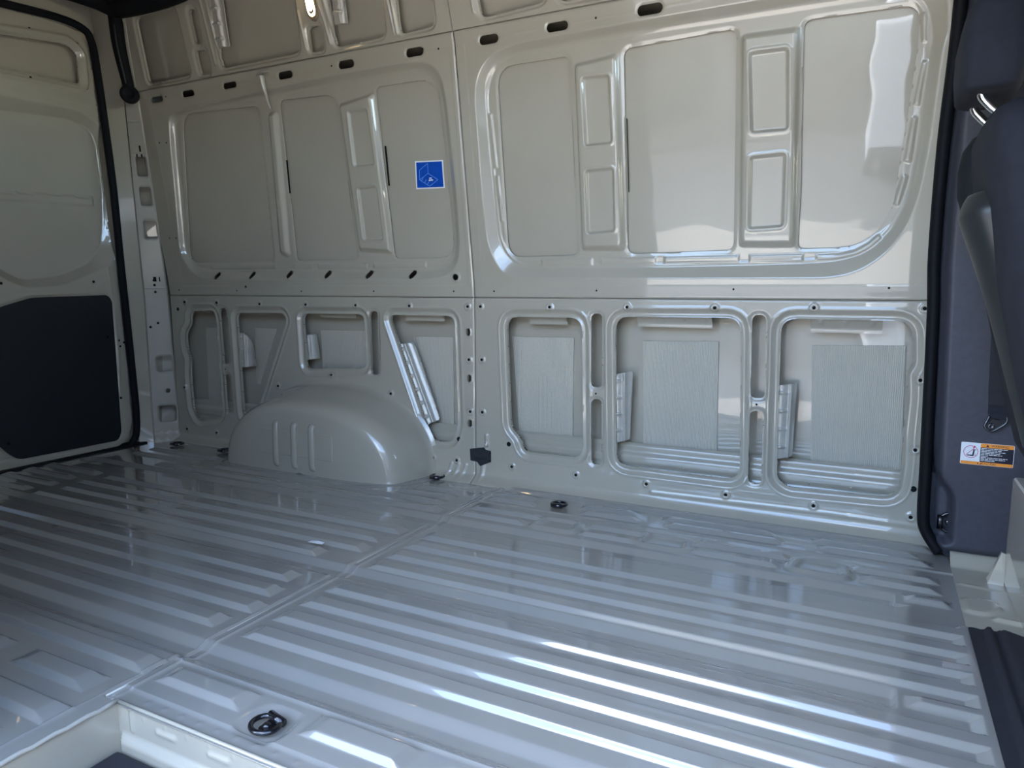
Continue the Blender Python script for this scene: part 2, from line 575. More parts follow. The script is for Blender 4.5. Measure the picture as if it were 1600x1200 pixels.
# ------------------------------------------------------------------ measured outlines (metres; wall outlines are (x, z))
D = {'bayR_out': [[-3.0473, 1.6173], [-2.4654, 1.6482], [-2.0319, 1.6633], [-1.653, 1.6611], [-1.561, 1.6468], [-1.5152, 1.5944], [-1.5028, 1.499], [-1.4937, 1.1726], [-1.4959, 0.9772], [-1.5129, 0.8971], [-1.5667, 0.8466], [-1.6616, 0.8342], [-2.9516, 0.8378], [-3.0819, 0.8703], [-3.1475, 0.9758], [-3.1027, 1.2665], [-3.0761, 1.4712]],
    'bayR_in': [[-3.0285, 1.5987], [-2.9143, 1.6264], [-2.5001, 1.6355], [-2.0625, 1.6379], [-1.6768, 1.6401], [-1.5946, 1.6296], [-1.5526, 1.5883], [-1.5381, 1.5093], [-1.5324, 1.1783], [-1.5323, 1.005], [-1.5498, 0.9243], [-1.5874, 0.8888], [-1.6578, 0.8767], [-2.9761, 0.8825], [-3.0737, 0.8995], [-3.1284, 0.9767], [-3.0849, 1.2689], [-3.0555, 1.5035]],
    'bayF_out': [[-1.3812, 1.5078], [-1.3667, 1.576], [-1.3131, 1.6334], [-1.2119, 1.6613], [-0.7435, 1.6653], [-0.3478, 1.6651], [0.0228, 1.661], [0.0886, 1.64], [0.1228, 1.5889], [0.1324, 1.5084], [0.1186, 1.454], [0.1062, 1.2117], [0.0918, 1.08], [0.0701, 0.9897], [0.0195, 0.9065], [-0.0426, 0.8592], [-0.0957, 0.838], [-0.1565, 0.8304], [-0.7601, 0.834], [-1.2404, 0.8369], [-1.3149, 0.8547], [-1.353, 0.912], [-1.3753, 0.986], [-1.3821, 1.1661]],
    'bayF_in': [[-1.3448, 1.4614], [-1.3413, 1.532], [-1.3111, 1.6002], [-1.2289, 1.6384], [-0.7532, 1.6395], [-0.3508, 1.6333], [-0.0219, 1.6308], [0.0347, 1.6181], [0.0711, 1.5702], [0.0862, 1.5159], [0.0887, 1.4628], [0.0829, 1.2188], [0.0678, 1.0848], [0.0473, 1.0397], [0.0203, 0.9807], [-0.0464, 0.9171], [-0.1, 0.8985], [-0.1611, 0.8896], [-0.3308, 0.8843], [-0.6522, 0.8805], [-1.1831, 0.8833], [-1.2626, 0.8942], [-1.3091, 0.9491], [-1.3279, 0.9985], [-1.3339, 1.1667]],
    'skin': {'P1': [[-2.9874, 1.6172], [-2.4923, 1.6005], [-2.5426, 0.9255], [-3.1186, 0.9256]],
    'P2': [[-2.3686, 1.6079], [-2.0486, 1.5996], [-2.0445, 0.9227], [-2.3991, 0.9231]],
    'P3': [[-1.8502, 1.6007], [-1.5542, 1.5998], [-1.5437, 0.9241], [-1.8446, 0.9219]],
    'Q1': [[-1.2949, 1.6024], [-1.0087, 1.6024], [-1.0064, 0.9209], [-1.2973, 0.9194]],
    'Q2': [[-0.8116, 1.5974], [-0.4431, 1.6047], [-0.4428, 0.9264], [-0.8128, 0.9215]],
    'Q3': [[-0.2477, 1.5981], [0.0554, 1.5921], [0.0604, 1.5032], [0.0451, 1.2891], [0.034, 1.16], [0.0263, 1.0464], [-0.0106, 0.9722], [-0.0689, 0.9314], [-0.1384, 0.9252], [-0.2411, 0.9257], [-0.238, 1.1027]]},
    'post': {'A': [[-2.4352, 1.5579], [-2.3889, 1.5609], [-2.438, 0.9466], [-2.4871, 0.9592]],
    'B': [[-2.0358, 1.5538], [-1.8638, 1.5758], [-1.8489, 0.9482], [-2.0218, 0.9601]],
    'C': [[-0.9862, 1.5699], [-0.8305, 1.5811], [-0.8253, 0.9371], [-0.9854, 0.9409]],
    'Dp': [[-0.4252, 1.5787], [-0.2583, 1.5771], [-0.25, 0.9355], [-0.4201, 0.9399]]},
    'rect': [[[-1.9877, 1.5184], [-1.892, 1.5181], [-1.8845, 1.3058], [-1.9882, 1.3059]], [[-1.9854, 1.2158], [-1.8872, 1.2201], [-1.882, 1.0019], [-1.9838, 1.0049]], [[-0.9583, 1.5206], [-0.8606, 1.5166], [-0.856, 1.3011], [-0.9535, 1.2989]], [[-0.9571, 1.2151], [-0.854, 1.2164], [-0.8557, 1.0027], [-0.9588, 0.9973]], [[-0.4006, 1.5235], [-0.2885, 1.5224], [-0.2808, 1.2906], [-0.39, 1.2913]], [[-0.3924, 1.2163], [-0.286, 1.2194], [-0.2866, 0.9988], [-0.3918, 0.9946]]],
    'ledge': [[[-2.9682, 0.9139], [-2.5288, 0.9135], [-2.5337, 0.8898], [-2.9646, 0.8918]], [[-2.4209, 0.9118], [-2.3046, 0.9101], [-2.3088, 0.8871], [-2.4255, 0.8885]], [[-2.2705, 0.9095], [-1.9938, 0.9081], [-1.994, 0.8833], [-2.2746, 0.8867]], [[-1.9591, 0.9075], [-1.686, 0.9085], [-1.6856, 0.8849], [-1.9588, 0.8856]], [[-1.1572, 0.9071], [-0.9484, 0.9081], [-0.9493, 0.8848], [-1.1531, 0.8853]], [[-0.9159, 0.9075], [-0.7094, 0.9082], [-0.7096, 0.8858], [-0.9166, 0.8867]], [[-0.6794, 0.9076], [-0.4237, 0.9091], [-0.4233, 0.8879], [-0.6796, 0.8876]], [[-0.3905, 0.9084], [-0.223, 0.909], [-0.2222, 0.8866], [-0.39, 0.8873]], [[-0.1846, 0.9062], [-0.1227, 0.9089], [-0.0736, 0.9177], [-0.0369, 0.9383], [-0.0101, 0.9645], [0.0012, 0.9526], [-0.0255, 0.9263], [-0.0637, 0.9037], [-0.1182, 0.8929], [-0.1839, 0.89]]],
    'ledge2': [[[0.0728, 1.4433], [0.0857, 1.44], [0.0753, 1.3225], [0.0603, 1.3275]], [[0.0593, 1.2964], [0.0727, 1.2916], [0.0635, 1.1686], [0.0465, 1.1735]], [[0.0457, 1.1374], [0.0595, 1.131], [0.0401, 1.0457], [0.0241, 1.0539]], [[0.059, 1.5656], [0.073, 1.5667], [0.0819, 1.4902], [0.0691, 1.492]]],
    'ledge3': [[[-1.3405, 1.4476], [-1.3269, 1.4462], [-1.3182, 1.2545], [-1.3324, 1.2509]], [[-1.329, 1.225], [-1.3152, 1.2241], [-1.309, 1.0583], [-1.3206, 1.054]]],
    'rail': [[-3.1079, 1.6887, 0.0797, 0.0245], [-2.8901, 1.6891, 0.0795, 0.0263], [-2.6194, 1.6923, 0.0816, 0.0252], [-2.2881, 1.6928, 0.0813, 0.0287], [-1.9607, 1.6922, 0.0802, 0.0296], [-1.6284, 1.6913, 0.081, 0.0302], [-1.3056, 1.6892, 0.0781, 0.0307], [-1.0369, 1.6905, 0.0806, 0.0293], [-0.7111, 1.6919, 0.0842, 0.031]],
    'bevelholes': [[-2.9187, 0.8597], [-2.6822, 0.861], [-2.4438, 0.862], [-2.213, 0.86], [-1.9788, 0.8581], [-1.7497, 0.8561]],
    'bighole': [-1.5302, 0.8438],
    'low': {'L1': [[-3.1324, 0.6831], [-2.9634, 0.6888], [-2.9491, 0.6411], [-2.9377, 0.1469], [-3.12, 0.1147], [-3.1589, 0.1692], [-3.1668, 0.3544], [-3.1545, 0.4386], [-3.1791, 0.4875], [-3.1813, 0.5704], [-3.139, 0.611]],
    'L2': [[-2.807, 0.6784], [-2.4981, 0.6833], [-2.4758, 0.6507], [-2.6972, 0.1894], [-2.7456, 0.1208], [-2.7912, 0.1656]],
    'L3': [[-2.3745, 0.6823], [-2.0162, 0.6853], [-2.0108, 0.4413], [-2.3645, 0.4259]],
    'L4': [[-1.8806, 0.6848], [-1.5496, 0.6852], [-1.5369, 0.231], [-1.5631, 0.1517], [-1.6598, 0.1476], [-1.6977, 0.2224]],
    'M1': [[-1.3061, 0.687], [-0.9861, 0.6881], [-0.9734, 0.1481], [-1.2259, 0.1489], [-1.2432, 0.2048], [-1.2865, 0.2427]],
    'M2': [[-0.8554, 0.6952], [-0.4087, 0.6991], [-0.3896, 0.1355], [-0.8392, 0.1383]],
    'M3': [[-0.28, 0.6994], [0.1005, 0.699], [0.1093, 0.5654], [0.0936, 0.5407], [0.1003, 0.465], [0.0963, 0.3389], [0.1013, 0.2614], [0.0949, 0.1401], [-0.2325, 0.1308], [-0.2685, 0.1574]]},
    'slot': {'S1': [[-2.9215, 0.6989], [-2.8719, 0.6995], [-2.8662, 0.4258], [-2.9162, 0.4234]],
    'S1b': [[-2.9113, 0.3685], [-2.8703, 0.3708], [-2.8666, 0.179], [-2.9079, 0.1757]],
    'S2': [[-1.9839, 0.6998], [-1.9385, 0.7005], [-1.9372, 0.4196], [-1.9831, 0.417]],
    'S3': [[-0.948, 0.7054], [-0.9052, 0.7061], [-0.9004, 0.429], [-0.9438, 0.4286]],
    'S3b': [[-0.943, 0.3822], [-0.9022, 0.3851], [-0.8977, 0.1316], [-0.9391, 0.1318]],
    'S4': [[-0.3718, 0.7105], [-0.3268, 0.7112], [-0.3181, 0.4291], [-0.3658, 0.4279]],
    'S4b': [[-0.366, 0.3836], [-0.3224, 0.3871], [-0.317, 0.1288], [-0.3615, 0.1299]]},
    'oval': [[-1.4771, 0.6214], [-1.4729, 0.4322], [-1.4716, 0.2449]],
    'boss': [[-3.1615, 0.7284], [-2.9281, 0.7273], [-2.6358, 0.7239], [-2.3448, 0.724], [-2.0538, 0.7242], [-1.7655, 0.7246], [-1.4789, 0.7253], [-1.4192, 0.726], [-1.4752, 0.5087], [-1.4149, 0.5115], [-1.4711, 0.2934], [-1.4134, 0.2954], [-1.1151, 0.7271], [-0.8074, 0.7309], [-0.4949, 0.7325], [-0.1804, 0.7364], [0.1301, 0.7384], [-2.2071, 0.4045], [-2.5396, 0.3333], [-1.8735, 0.3411], [-1.6577, 0.0777], [-1.5387, 0.0797], [-1.2778, 0.0824], [-0.999, 0.0817], [-0.7192, 0.0818], [-0.4329, 0.0791], [-0.1478, 0.0802], [0.1359, 0.0832], [0.133, 0.519], [0.1338, 0.2998], [-3.2027, 0.063], [-2.9815, 0.063], [-3.2024, 0.2849]],
    'plug': [[-1.5282, 0.1717, 0.0095], [-1.2923, 0.1737, 0.0095], [0.1369, 0.1749, 0.0095], [-3.2185, 0.6917, 0.0085], [-2.72, 0.8061, 0.0055]],
    'dot': [[-2.3674, 0.7854], [-1.9517, 0.7862], [-1.544, 0.787], [-1.3565, 0.7874], [-0.9259, 0.7906], [-0.4353, 0.7957], [0.0299, 0.8], [-3.1969, 0.7902], [-2.7837, 0.7876], [-0.9229, 0.4056], [-0.344, 0.4075], [-2.8956, 0.3953], [-1.5191, 1.6873], [-2.0332, 1.6945], [-1.5897, 1.6971], [-0.8948, 1.6943], [-3.0389, 1.6921], [-3.1422, 1.4972], [-3.0927, 1.4929], [-3.1981, 1.0496], [-3.1509, 1.0481]],
    'roofh': {'A': [[-3.0919, 2.0211], [-2.8277, 2.023], [-2.8419, 1.7594], [-3.1343, 1.7569]],
    'B1': [[-2.7478, 2.0013], [-2.7053, 1.9972], [-2.7239, 1.8699], [-2.7607, 1.8699]],
    'B2': [[-2.7755, 1.8471], [-2.7066, 1.8454], [-2.7162, 1.7519], [-2.7822, 1.7522]],
    'C': [[-2.5807, 2.0543], [-2.1447, 2.0265], [-2.1862, 1.7625], [-2.6435, 1.7606]],
    'B3': [[-2.1162, 1.8459], [-2.05, 1.843], [-2.0552, 1.7545], [-2.1298, 1.7552]],
    'D': [[-1.9799, 1.9989], [-1.7284, 1.9867], [-1.7531, 1.7597], [-1.995, 1.7555]],
    'E': [[-1.6638, 1.9657], [-1.5186, 1.9602], [-1.5238, 1.7629], [-1.6812, 1.7582]],
    'F': [[-1.336, 1.9285], [-1.0672, 1.9175], [-1.0729, 1.7696], [-1.3259, 1.7581]],
    'G': [[-1.0196, 1.9089], [-0.7604, 1.8959], [-0.7602, 1.7562], [-1.0219, 1.7599]]},
    'pad': [[[-1.3243, 0.602], [-1.053, 0.6054], [-1.0535, 0.2048], [-1.2914, 0.1926]], [[-0.7736, 0.6022], [-0.4962, 0.6093], [-0.4877, 0.2073], [-0.7636, 0.2055]], [[-0.1867, 0.6069], [0.0898, 0.617], [0.1035, 0.2103], [-0.1697, 0.2051]], [[-2.3461, 0.6009], [-2.0825, 0.605], [-2.0777, 0.425], [-2.3429, 0.4173]], [[-1.8169, 0.5868], [-1.6111, 0.5904], [-1.6097, 0.1964], [-1.7365, 0.1908]], [[-3.1341, 0.5932], [-3.0241, 0.596], [-3.0244, 0.1649], [-3.1411, 0.1558]], [[-2.7816, 0.6021], [-2.6339, 0.5995], [-2.7561, 0.3176], [-2.783, 0.3159]]],
    'brk': {'b1': [[-2.8481, 0.577], [-2.7813, 0.579], [-2.7537, 0.532], [-2.7354, 0.4146], [-2.8518, 0.4023]],
    'b2': [[-2.4236, 0.577], [-2.3358, 0.5856], [-2.3178, 0.4718], [-2.4136, 0.4613]],
    'b4': [[-1.87, 0.5542], [-1.7778, 0.5658], [-1.6516, 0.2376], [-1.7217, 0.2032]],
    'b5': [[-0.8658, 0.4787], [-0.796, 0.4921], [-0.8, 0.2334], [-0.8605, 0.2175]],
    'b6': [[-0.2771, 0.4758], [-0.2226, 0.4836], [-0.2263, 0.2315], [-0.2775, 0.2214]]},
    'sticker': [[-1.6981, 1.308], [-1.5642, 1.3026], [-1.5668, 1.1961], [-1.7053, 1.1995]],
    'plugblk': [[-1.4708, 0.1371], [-1.4066, 0.1492], [-1.3946, 0.1397], [-1.3736, 0.1365], [-1.3738, 0.0908], [-1.4223, 0.069], [-1.4374, 0.0863], [-1.4681, 0.0883]],
    'd_out': [[1.6749, 1.6306], [1.8167, 1.6159], [2.1597, 1.6235], [2.2335, 1.5865], [2.2779, 1.5448], [2.2944, 1.3429], [2.3163, 1.1147], [2.3178, 1.0055], [2.2495, 0.9029], [2.0177, 0.8088], [1.8537, 0.7972], [1.7775, 0.8276], [1.657, 0.9193]],
    'd_in': [[1.6824, 1.5558], [1.8269, 1.5562], [2.1149, 1.5802], [2.2191, 1.5573], [2.2514, 1.4891], [2.2655, 1.2651], [2.2577, 1.1267], [2.2379, 1.0022], [2.1669, 0.9165], [2.0251, 0.8592], [1.8601, 0.8368], [1.792, 0.8721], [1.6754, 0.9603]],
    'd_hex': [[1.6957, 1.8582], [1.8389, 1.8668], [2.1241, 1.9079], [2.1715, 1.8766], [2.1756, 1.7444], [1.8268, 1.7298], [1.6833, 1.7218]],
    'd_black': [[1.5594, 0.6173], [1.7372, 0.7179], [1.8719, 0.7574], [2.2255, 0.7657], [2.2463, 0.7373], [2.245, 0.0766], [2.2248, 0.0375], [1.7558, 0.0406], [1.7211, 0.0685], [1.5304, 0.3013]],
    'd_rail': [[1.6512, 1.2144], [1.7973, 1.2215], [2.2186, 1.2416], [2.2206, 1.1874], [1.793, 1.1726], [1.6469, 1.1675]],
    'd_slots': [[1.8295, 1.2112], [1.9091, 1.2176], [2.0355, 1.2263], [2.1611, 1.2287]],
    'd_dots': [[1.9619, 1.9248], [2.1723, 1.9218], [1.9492, 1.7164], [2.2019, 1.7306], [2.2677, 0.5395], [2.2941, 0.528], [2.2722, 0.5102]],
    'seal': [[1.5149, -0.0193], [1.6615, -0.0192], [1.9369, -0.0151], [2.2246, -0.0099], [2.2897, 0.0203], [2.3183, 0.1154], [2.3121, 0.4463], [2.2955, 0.8945], [2.2846, 1.2644], [2.2661, 1.5614], [2.2457, 1.8196], [2.2279, 1.9434], [2.1923, 1.9892], [2.0772, 2.003], [1.8391, 1.9856], [1.6966, 1.9718]]}

# ================================================================== driver-side wall
XS = -1.449          # vertical joint between the rear and front wall pressings
ZS = 0.762           # belt joint
ZR = 1.735           # joint below the roof side panels
XR, XF = -3.275, 0.225
RES = 0.0033
wall = empty('wall_driver', (0, 2.5, 0), 'structure')
tag(wall, 'tall grey pressed steel side wall behind the ribbed floor')

for side in ('R', 'F'):
    u0, u1 = (XR, XS - 0.0012) if side == 'R' else (XS + 0.0012, XF)
    # ---- upper bay pressing
    s = Sheet(u0, u1, ZS + 0.0012, ZR - 0.001, RES)
    out, inn = rounded(D['bay%s_out' % side], 0.05), rounded(D['bay%s_in' % side], 0.04)
    s.ruled(out, inn, 0.030)
    s.bead(np.vstack([inn, inn[:1]]), -0.003, 0.010)
    names = ('P1', 'P2', 'P3') if side == 'R' else ('Q1', 'Q2', 'Q3')
    for nme in names:
        r = 0.055 if nme in ('P1', 'P3') else 0.035
        P = rounded(D['skin'][nme], [0.07, 0.03, 0.03, 0.07] if nme == 'P1' else ([0.03, 0.09, 0.07, 0.03] if nme == 'P3' else ([0.07, 0.025, 0.025, 0.06] if nme == 'Q1' else (0.03 if nme == 'Q2' else [0.03, 0.07] + [0.03] * 7 + [0.02, 0.02]))))
        D['skin'][nme + '_r'] = P
        s.hole(P)
        s.press(P, 0.003, 0.012, off=0.012)
    posts = ('A', 'B') if side == 'R' else ('C', 'Dp')
    for nme in posts:
        P = D['post'][nme]
        if nme == 'A':
            s.press(rounded(P, 0.02), -0.016, 0.022, off=0.008)
        else:
            s.press(rounded(P, 0.012), -0.018, 0.018, off=0.004)
            # side beads of the post
            (a, b, c, d) = [np.array(p) for p in P]
            for e, f in ((a, d), (b, c)):
                g = np.array((0.007 if e is a else -0.007, 0))
                s.bead([e + g + (f - e) * 0.03, f + g - (f - e) * 0.04], -0.0035, 0.008)
    for P in D['rect']:
        P = np.array(P)
        if u0 < P[:, 0].mean() < u1:
            s.press(rounded(P, 0.012), 0.012, 0.009, off=0.004)
            s.press(rounded(P, 0.012), -0.002, 0.008, off=0.014)
    for P in D['ledge'] + D['ledge2'] + D['ledge3']:
        P = np.array(P)
        if u0 < P[:, 0].mean() < u1:
            s.press(P, -0.0035, 0.006, off=0.002)
    for x, z, w, h in D['rail']:
        if u0 < x < u1:
            r = min(h / 2, 0.016)
            s.press(capsule(x - w / 2 + r, z, x + w / 2 - r, z, r), 0.004, 0.008, off=0.006)
            s.hole(capsule(x - w / 2 + r, z, x + w / 2 - r, z, r))
    if side == 'R':
        for x, z in D['bevelholes']:
            s.hole(capsule(x - 0.006, z - 0.006, x + 0.006, z + 0.006, 0.0125))
        x, z = D['bighole']
        s.press(circle(x, z, 0.014), -0.003, 0.006, off=0.010)
        s.hole(circle(x, z, 0.013))
    # turned edge along the joints
    ed = np.minimum(np.minimum(s.U - u0, u1 - s.U), np.minimum(s.V - ZS, ZR - s.V))
    s.h += 0.004 * sstep(1 - ed / 0.006)
    link('upper_bay_panel', s.mesh('upper_bay_panel', wall_fn(), lip=0.004), PAINT, wall)
    # ---- lower frame pressing
    s = Sheet(u0, u1, -0.004, ZS - 0.0012, RES)
    holes = ('L1', 'L2', 'L3', 'L4') if side == 'R' else ('M1', 'M2', 'M3')
    for nme in holes:
        P = rounded(D['low'][nme], 0.05 if nme[0] == 'M' else 0.035)
        s.press(P, 0.012, 0.016, off=0.030)
        s.bead(np.vstack([inset(P, 0.033), inset(P, 0.033)[:1]]), -0.0022, 0.010)
        s.press(P, -0.0035, 0.008, off=0.010)
        s.hole(P)
    for nme in (('S1', 'S1b', 'S2') if side == 'R' else ('S3', 'S3b', 'S4', 'S4b')):
        P = rounded(D['slot'][nme], 0.022)
        s.press(P, 0.006, 0.010, off=0.014)
        s.hole(P)
    if side == 'R':
        for x, z in D['oval']:
            s.press(capsule(x, z - 0.006, x, z + 0.006, 0.0095), -0.003, 0.006, off=0.008)
            s.hole(capsule(x, z - 0.006, x, z + 0.006, 0.0095))
    for x, z in D['boss']:
        if u0 < x < u1:
            s.press(circle(x, z, 0.006), -0.004, 0.005, off=0.011)
            s.press(circle(x, z, 0.006), 0.003, 0.004, off=0.003)
    # stiffening folds at the foot of the B post
    if side == 'R':
        for x in (-1.57, -1.535, -1.50):
            s.bead([(x - 0.012, 0.02), (x + 0.006, 0.065)], -0.006, 0.012)
    else:
        s.bead([(-1.392, 0.16), (-1.395, 0.20)], -0.007, 0.012)
        s.bead([(-1.42, 0.02), (-1.395, 0.16)], -0.006, 0.014)
        s.bead([(-0.70, 0.052), (-0.10, 0.060), (0.16, 0.055)], -0.003, 0.012)
        s.bead([(-1.25, 0.028), (-0.70, 0.030), (0.16, 0.032)], -0.002, 0.012)
    # cove into the floor
    s.h -= 0.05 * sstep(1 - (s.V + 0.004) / 0.05) ** 2
    ed = np.minimum(np.minimum(s.U - u0, u1 - s.U), ZS - s.V)
    s.h += 0.004 * sstep(1 - ed / 0.006)
    link('lower_frame_panel', s.mesh('lower_frame_panel', wall_fn()), PAINT, wall)
    # ---- roof side pressing
    u1r = u1
    s = Sheet(u0, u1r, ZR + 0.001, 2.16, RES)
    for nme, P in D['roofh'].items():
        P = np.array(P)
        if u0 < P[:, 0].mean() < u1r:
            r = 0.018 if nme[0] == 'B' else 0.03
            s.press(rounded(P, r), 0.008, 0.010, off=0.016)
            s.hole(rounded(P, r))
    for p0, p1 in (((-2.655, 2.10), (-2.667, 1.781)), ((-2.622, 2.10), (-2.634, 1.80)), ((-2.143, 1.90), (-2.1436, 1.775)), ((-2.04, 2.08), (-2.0164, 1.772)), ((-2.02, 2.08), (-1.992, 1.797)), ((-1.715, 2.05), (-1.7038, 1.7635)), ((-1.695, 2.05), (-1.691, 1.766)), ((-1.362, 2.0), (-1.3506, 1.7815))):
        if u0 < p0[0] < u1r:
            s.bead([p0, p1], -0.006, 0.0085)
    link('roof_side_panel', s.mesh('roof_side_panel', wall_fn()), PAINT, wall)

# outer skin seen through the upper bay cut-outs, one sheet each
rs = random.Random(4)
for nme in ('P1', 'P2', 'P3', 'Q1', 'Q2', 'Q3'):
    P = D['skin'][nme + '_r']
    lo, hi = P.min(0) - 0.022, P.max(0) + 0.022
    s = Sheet(lo[0], hi[0], lo[1], hi[1], 0.02)
    cu, cv = (lo + hi) / 2
    wu, wv = (hi - lo) / 2
    s.h += 0.0045 * ((s.U - cu) / wu) ** 2 * 0.5 + 0.004 * ((s.V - cv) / wv) ** 2 * 0.5
    o = link('skin_panel', s.mesh('skin_panel', wall_fn(0.041), lip=0), SKIN, wall)

# outer skin behind the lower openings and behind the roof side openings
for a, b in ((XR, XS - 0.003), (XS + 0.003, XF)):
    s = Sheet(a, b, -0.02, 0.80, 0.03)
    s.h += 0.012 * ((s.V - 0.4) / 0.4) ** 2
    link('outer_skin', s.mesh('outer_skin', lambda U, V, H: (U, 2.60 + H, V), lip=0), SKIN, wall)
    s = Sheet(a, b, 1.737, 2.16, 0.03)
    link('roof_skin', s.mesh('roof_skin', wall_fn(0.07), lip=0), SKIN, wall)
    # rocker rail behind the openings
    s = Sheet(a, b, 0.0, 0.215, 0.03, 0.005)
    s.h += 0.012 * sstep((s.V - 0.165) / 0.02) + 0.02 * sstep((0.10 - s.V) / 0.02) + 0.01 * sstep((s.V - 0.205) / 0.01)
    s.h += 0.004 * sstep(1 - np.abs(s.V - 0.13) / 0.012)
    link('rocker_rail', s.mesh('rocker_rail', lambda U, V, H: (U, 2.558 + H, V), lip=0), PAINT, wall)

for a, b in ((XR, XS - 0.003), (XS + 0.003, XF)):
    for z in (1.735, 1.648):
        box('rail_web', a, b, float(wall_y(z)) + 0.006 + (0.036 if z < 1.7 else 0), float(wall_y(z)) + 0.25, z - 0.001, z + 0.001, PAINT, wall)
    box('rail_back', a, b, 2.60, 2.605, 1.64, 1.74, PAINT, wall)
# spot welds along the rail
me_w = lathe('weld', [(0.0045, 0.0), (0.004, -0.002), (0.001, -0.003)], None, n=10, axis='Y')
for x in (-1.16, -1.09, -0.98, -0.84, -0.72, -0.60, -0.28, -0.17, -0.04, -1.68, -3.16, -3.05, -2.99, -2.72):
    link('weld', me_w, PAINT, wall, (x, 2.5565, 0.145 if x < -1.5 else 0.14))

# damping pads stuck on the skin
for P in D['pad']:
    P = np.array(P)
    bm = bmesh.new()
    vs_ = [bm.verts.new((x, 2.598, z)) for x, z in P]
    f = bm.faces.new(vs_)
    r = bmesh.ops.extrude_face_region(bm, geom=[f])
    for v in r['geom']:
        if isinstance(v, bmesh.types.BMVert):
            v.co.y -= 0.004
    tag(link('damping_pad', from_bm('damping_pad', bm), FOIL, wall), 'foil-faced damping pad')

# pressed stiffener brackets standing in the openings
for key, P in D['brk'].items():
    P = np.array(P)
    lo, hi = P.min(0), P.max(0)
    s = Sheet(lo[0] - 0.008, hi[0] + 0.008, lo[1] - 0.008, hi[1] + 0.008, 0.004)
    s.keep(rounded(P, 0.006))
    c = P.mean(0)
    ax = (P[-1] - P[0]) / np.linalg.norm(P[-1] - P[0])
    nn = np.array((-ax[1], ax[0]))
    if nn[0] < 0:
        nn = -nn
    q = (s.U - c[0]) * nn[0] + (s.V - c[1]) * nn[1]
    t = (s.U - c[0]) * ax[0] + (s.V - c[1]) * ax[1]
    half = np.linalg.norm(P[-1] - P[0]) / 2
    wq = 0.02
    s.h += 0.030 * bevel01((q + 0.012) / 0.05) - 0.012 * sstep(1 - np.abs(q - 0.012) / 0.008)
    k = 0
    tt = -half + 0.03
    while tt < half - 0.01:
        s.h -= 0.009 * sstep(1 - np.abs(t - tt) / 0.007) * sstep(1 - np.abs(q + 0.01) / 0.022)
        tt += 0.062
    link('bracket', s.mesh('bracket', lambda U, V, H: (U, 2.518 + H, V), lip=0.006), PRIMER, wall)

# turned tabs along the top edge of the openings
for x0, x1, z in ((-1.22, -1.06, 0.694), (-0.78, -0.51, 0.694), (-0.19, 0.02, 0.69), (-2.30, -2.09, 0.70), (-1.82, -1.62, 0.695), (-2.74, -2.56, 0.703), (-3.12, -3.03, 0.706)):
    s = Sheet(x0, x1, z - 0.035, z + 0.02, 0.005)
    s.h += 0.022 * bevel01((z + 0.008 - s.V) / 0.03)
    for x in np.arange(x0 + 0.03, x1 - 0.01, 0.075):
        s.press(circle(x, z - 0.002, 0.004), -0.004, 0.006, off=0.006)
    link('header_tab', s.mesh('header_tab', lambda U, V, H: (U, 2.523 + H, V), lip=0.003), PAINT, wall)

# black discs painting the dark inside boss and pin holes, and hole plugs
me_i = lathe('hole_shade_disc', [(0.0056, 0.004), (0.0056, -0.0012), (0.0045, -0.0016), (0.0036, 0.0)], None, n=12, axis='Y')
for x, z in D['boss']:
    link('hole_shade_disc', me_i, HOLE, wall, (x, float(wall_y(z)) - 0.0035, z))
for x, z, r in D['plug']:
    lathe('hole_plug', [(r, 0.004), (r, -0.0012), (r * 0.8, -0.002), (r * 0.3, -0.0012)], HOLE, wall, n=18, axis='Y', loc=(x, float(wall_y(z)), z))
me_d = lathe('pin_hole', [(0.0036, 0.003), (0.0036, -0.0006), (0.001, -0.0008)], None, n=10, axis='Y')
for x, z in D['dot']:
    link('pin_hole', me_d, HOLE, wall, (x, float(wall_y(z)), z))

# ---- wheel arch (part of the wall pressing)
V, F = [], []
# (scale, depth into the van) of successive rings from the wall to the front face
rings = [(1.03, -0.004), (1.005, 0.005), (0.99, 0.014), (0.98, 0.05), (0.955, 0.11), (0.93, 0.17), (0.915, 0.205), (0.90, 0.228), (0.88, 0.245), (0.855, 0.256), (0.82, 0.262), (0.6, 0.266), (0.3, 0.268), (0.04, 0.268)]
NT = 72
xc, aw, hh = -2.17, 0.525, 0.375
for s_, d_ in rings:
    for k in range(NT + 1):
        th = math.pi * k / NT
        cx, cz = math.cos(th), math.sin(th)
        ex = 0.84
        px = xc + aw * s_ * math.copysign(abs(cx) ** ex, cx) * (1.0 if s_ > .8 else 1.0)
        pz = hh * (s_ - (1 - s_) * 0.55 if s_ > 0.8 else s_ * 0.90) * abs(cz) ** ex
        # the front quarter of the arch sweeps away in a long curve
        V.append((px, 2.505 - d_ * (1.0 - 0.22 * max(0, (px - (-1.95)) / 0.3) ** 2 if px > -1.95 else 1.0), pz - 0.003))
n1 = NT + 1
for i in range(len(rings) - 1):
    for k in range(NT):
        F.append((i * n1 + k, i * n1 + k + 1, (i + 1) * n1 + k + 1, (i + 1) * n1 + k))
arch = link('wheel_arch', pydata('wheel_arch', V, F), PAINT, wall)
for x in (-2.30, -2.195, -2.095):
    V, F = tube_data(smooth_path([(x, 2.245, 0.222), (x, 2.234, 0.205), (x, 2.232, 0.12), (x, 2.233, 0.045), (x, 2.245, 0.030)], 5), 0.016, 14, flat=0.55, up=(0, -1, 0))
    link('arch_rib', pydata('arch_rib', V, F), PAINT, arch)
bm = box_bm(-2.385, -1.985, 2.2345, 2.240, 0.080, 0.192, 0.0015, 1)
link('arch_pad', from_bm('arch_pad', bm), PAINT, arch)

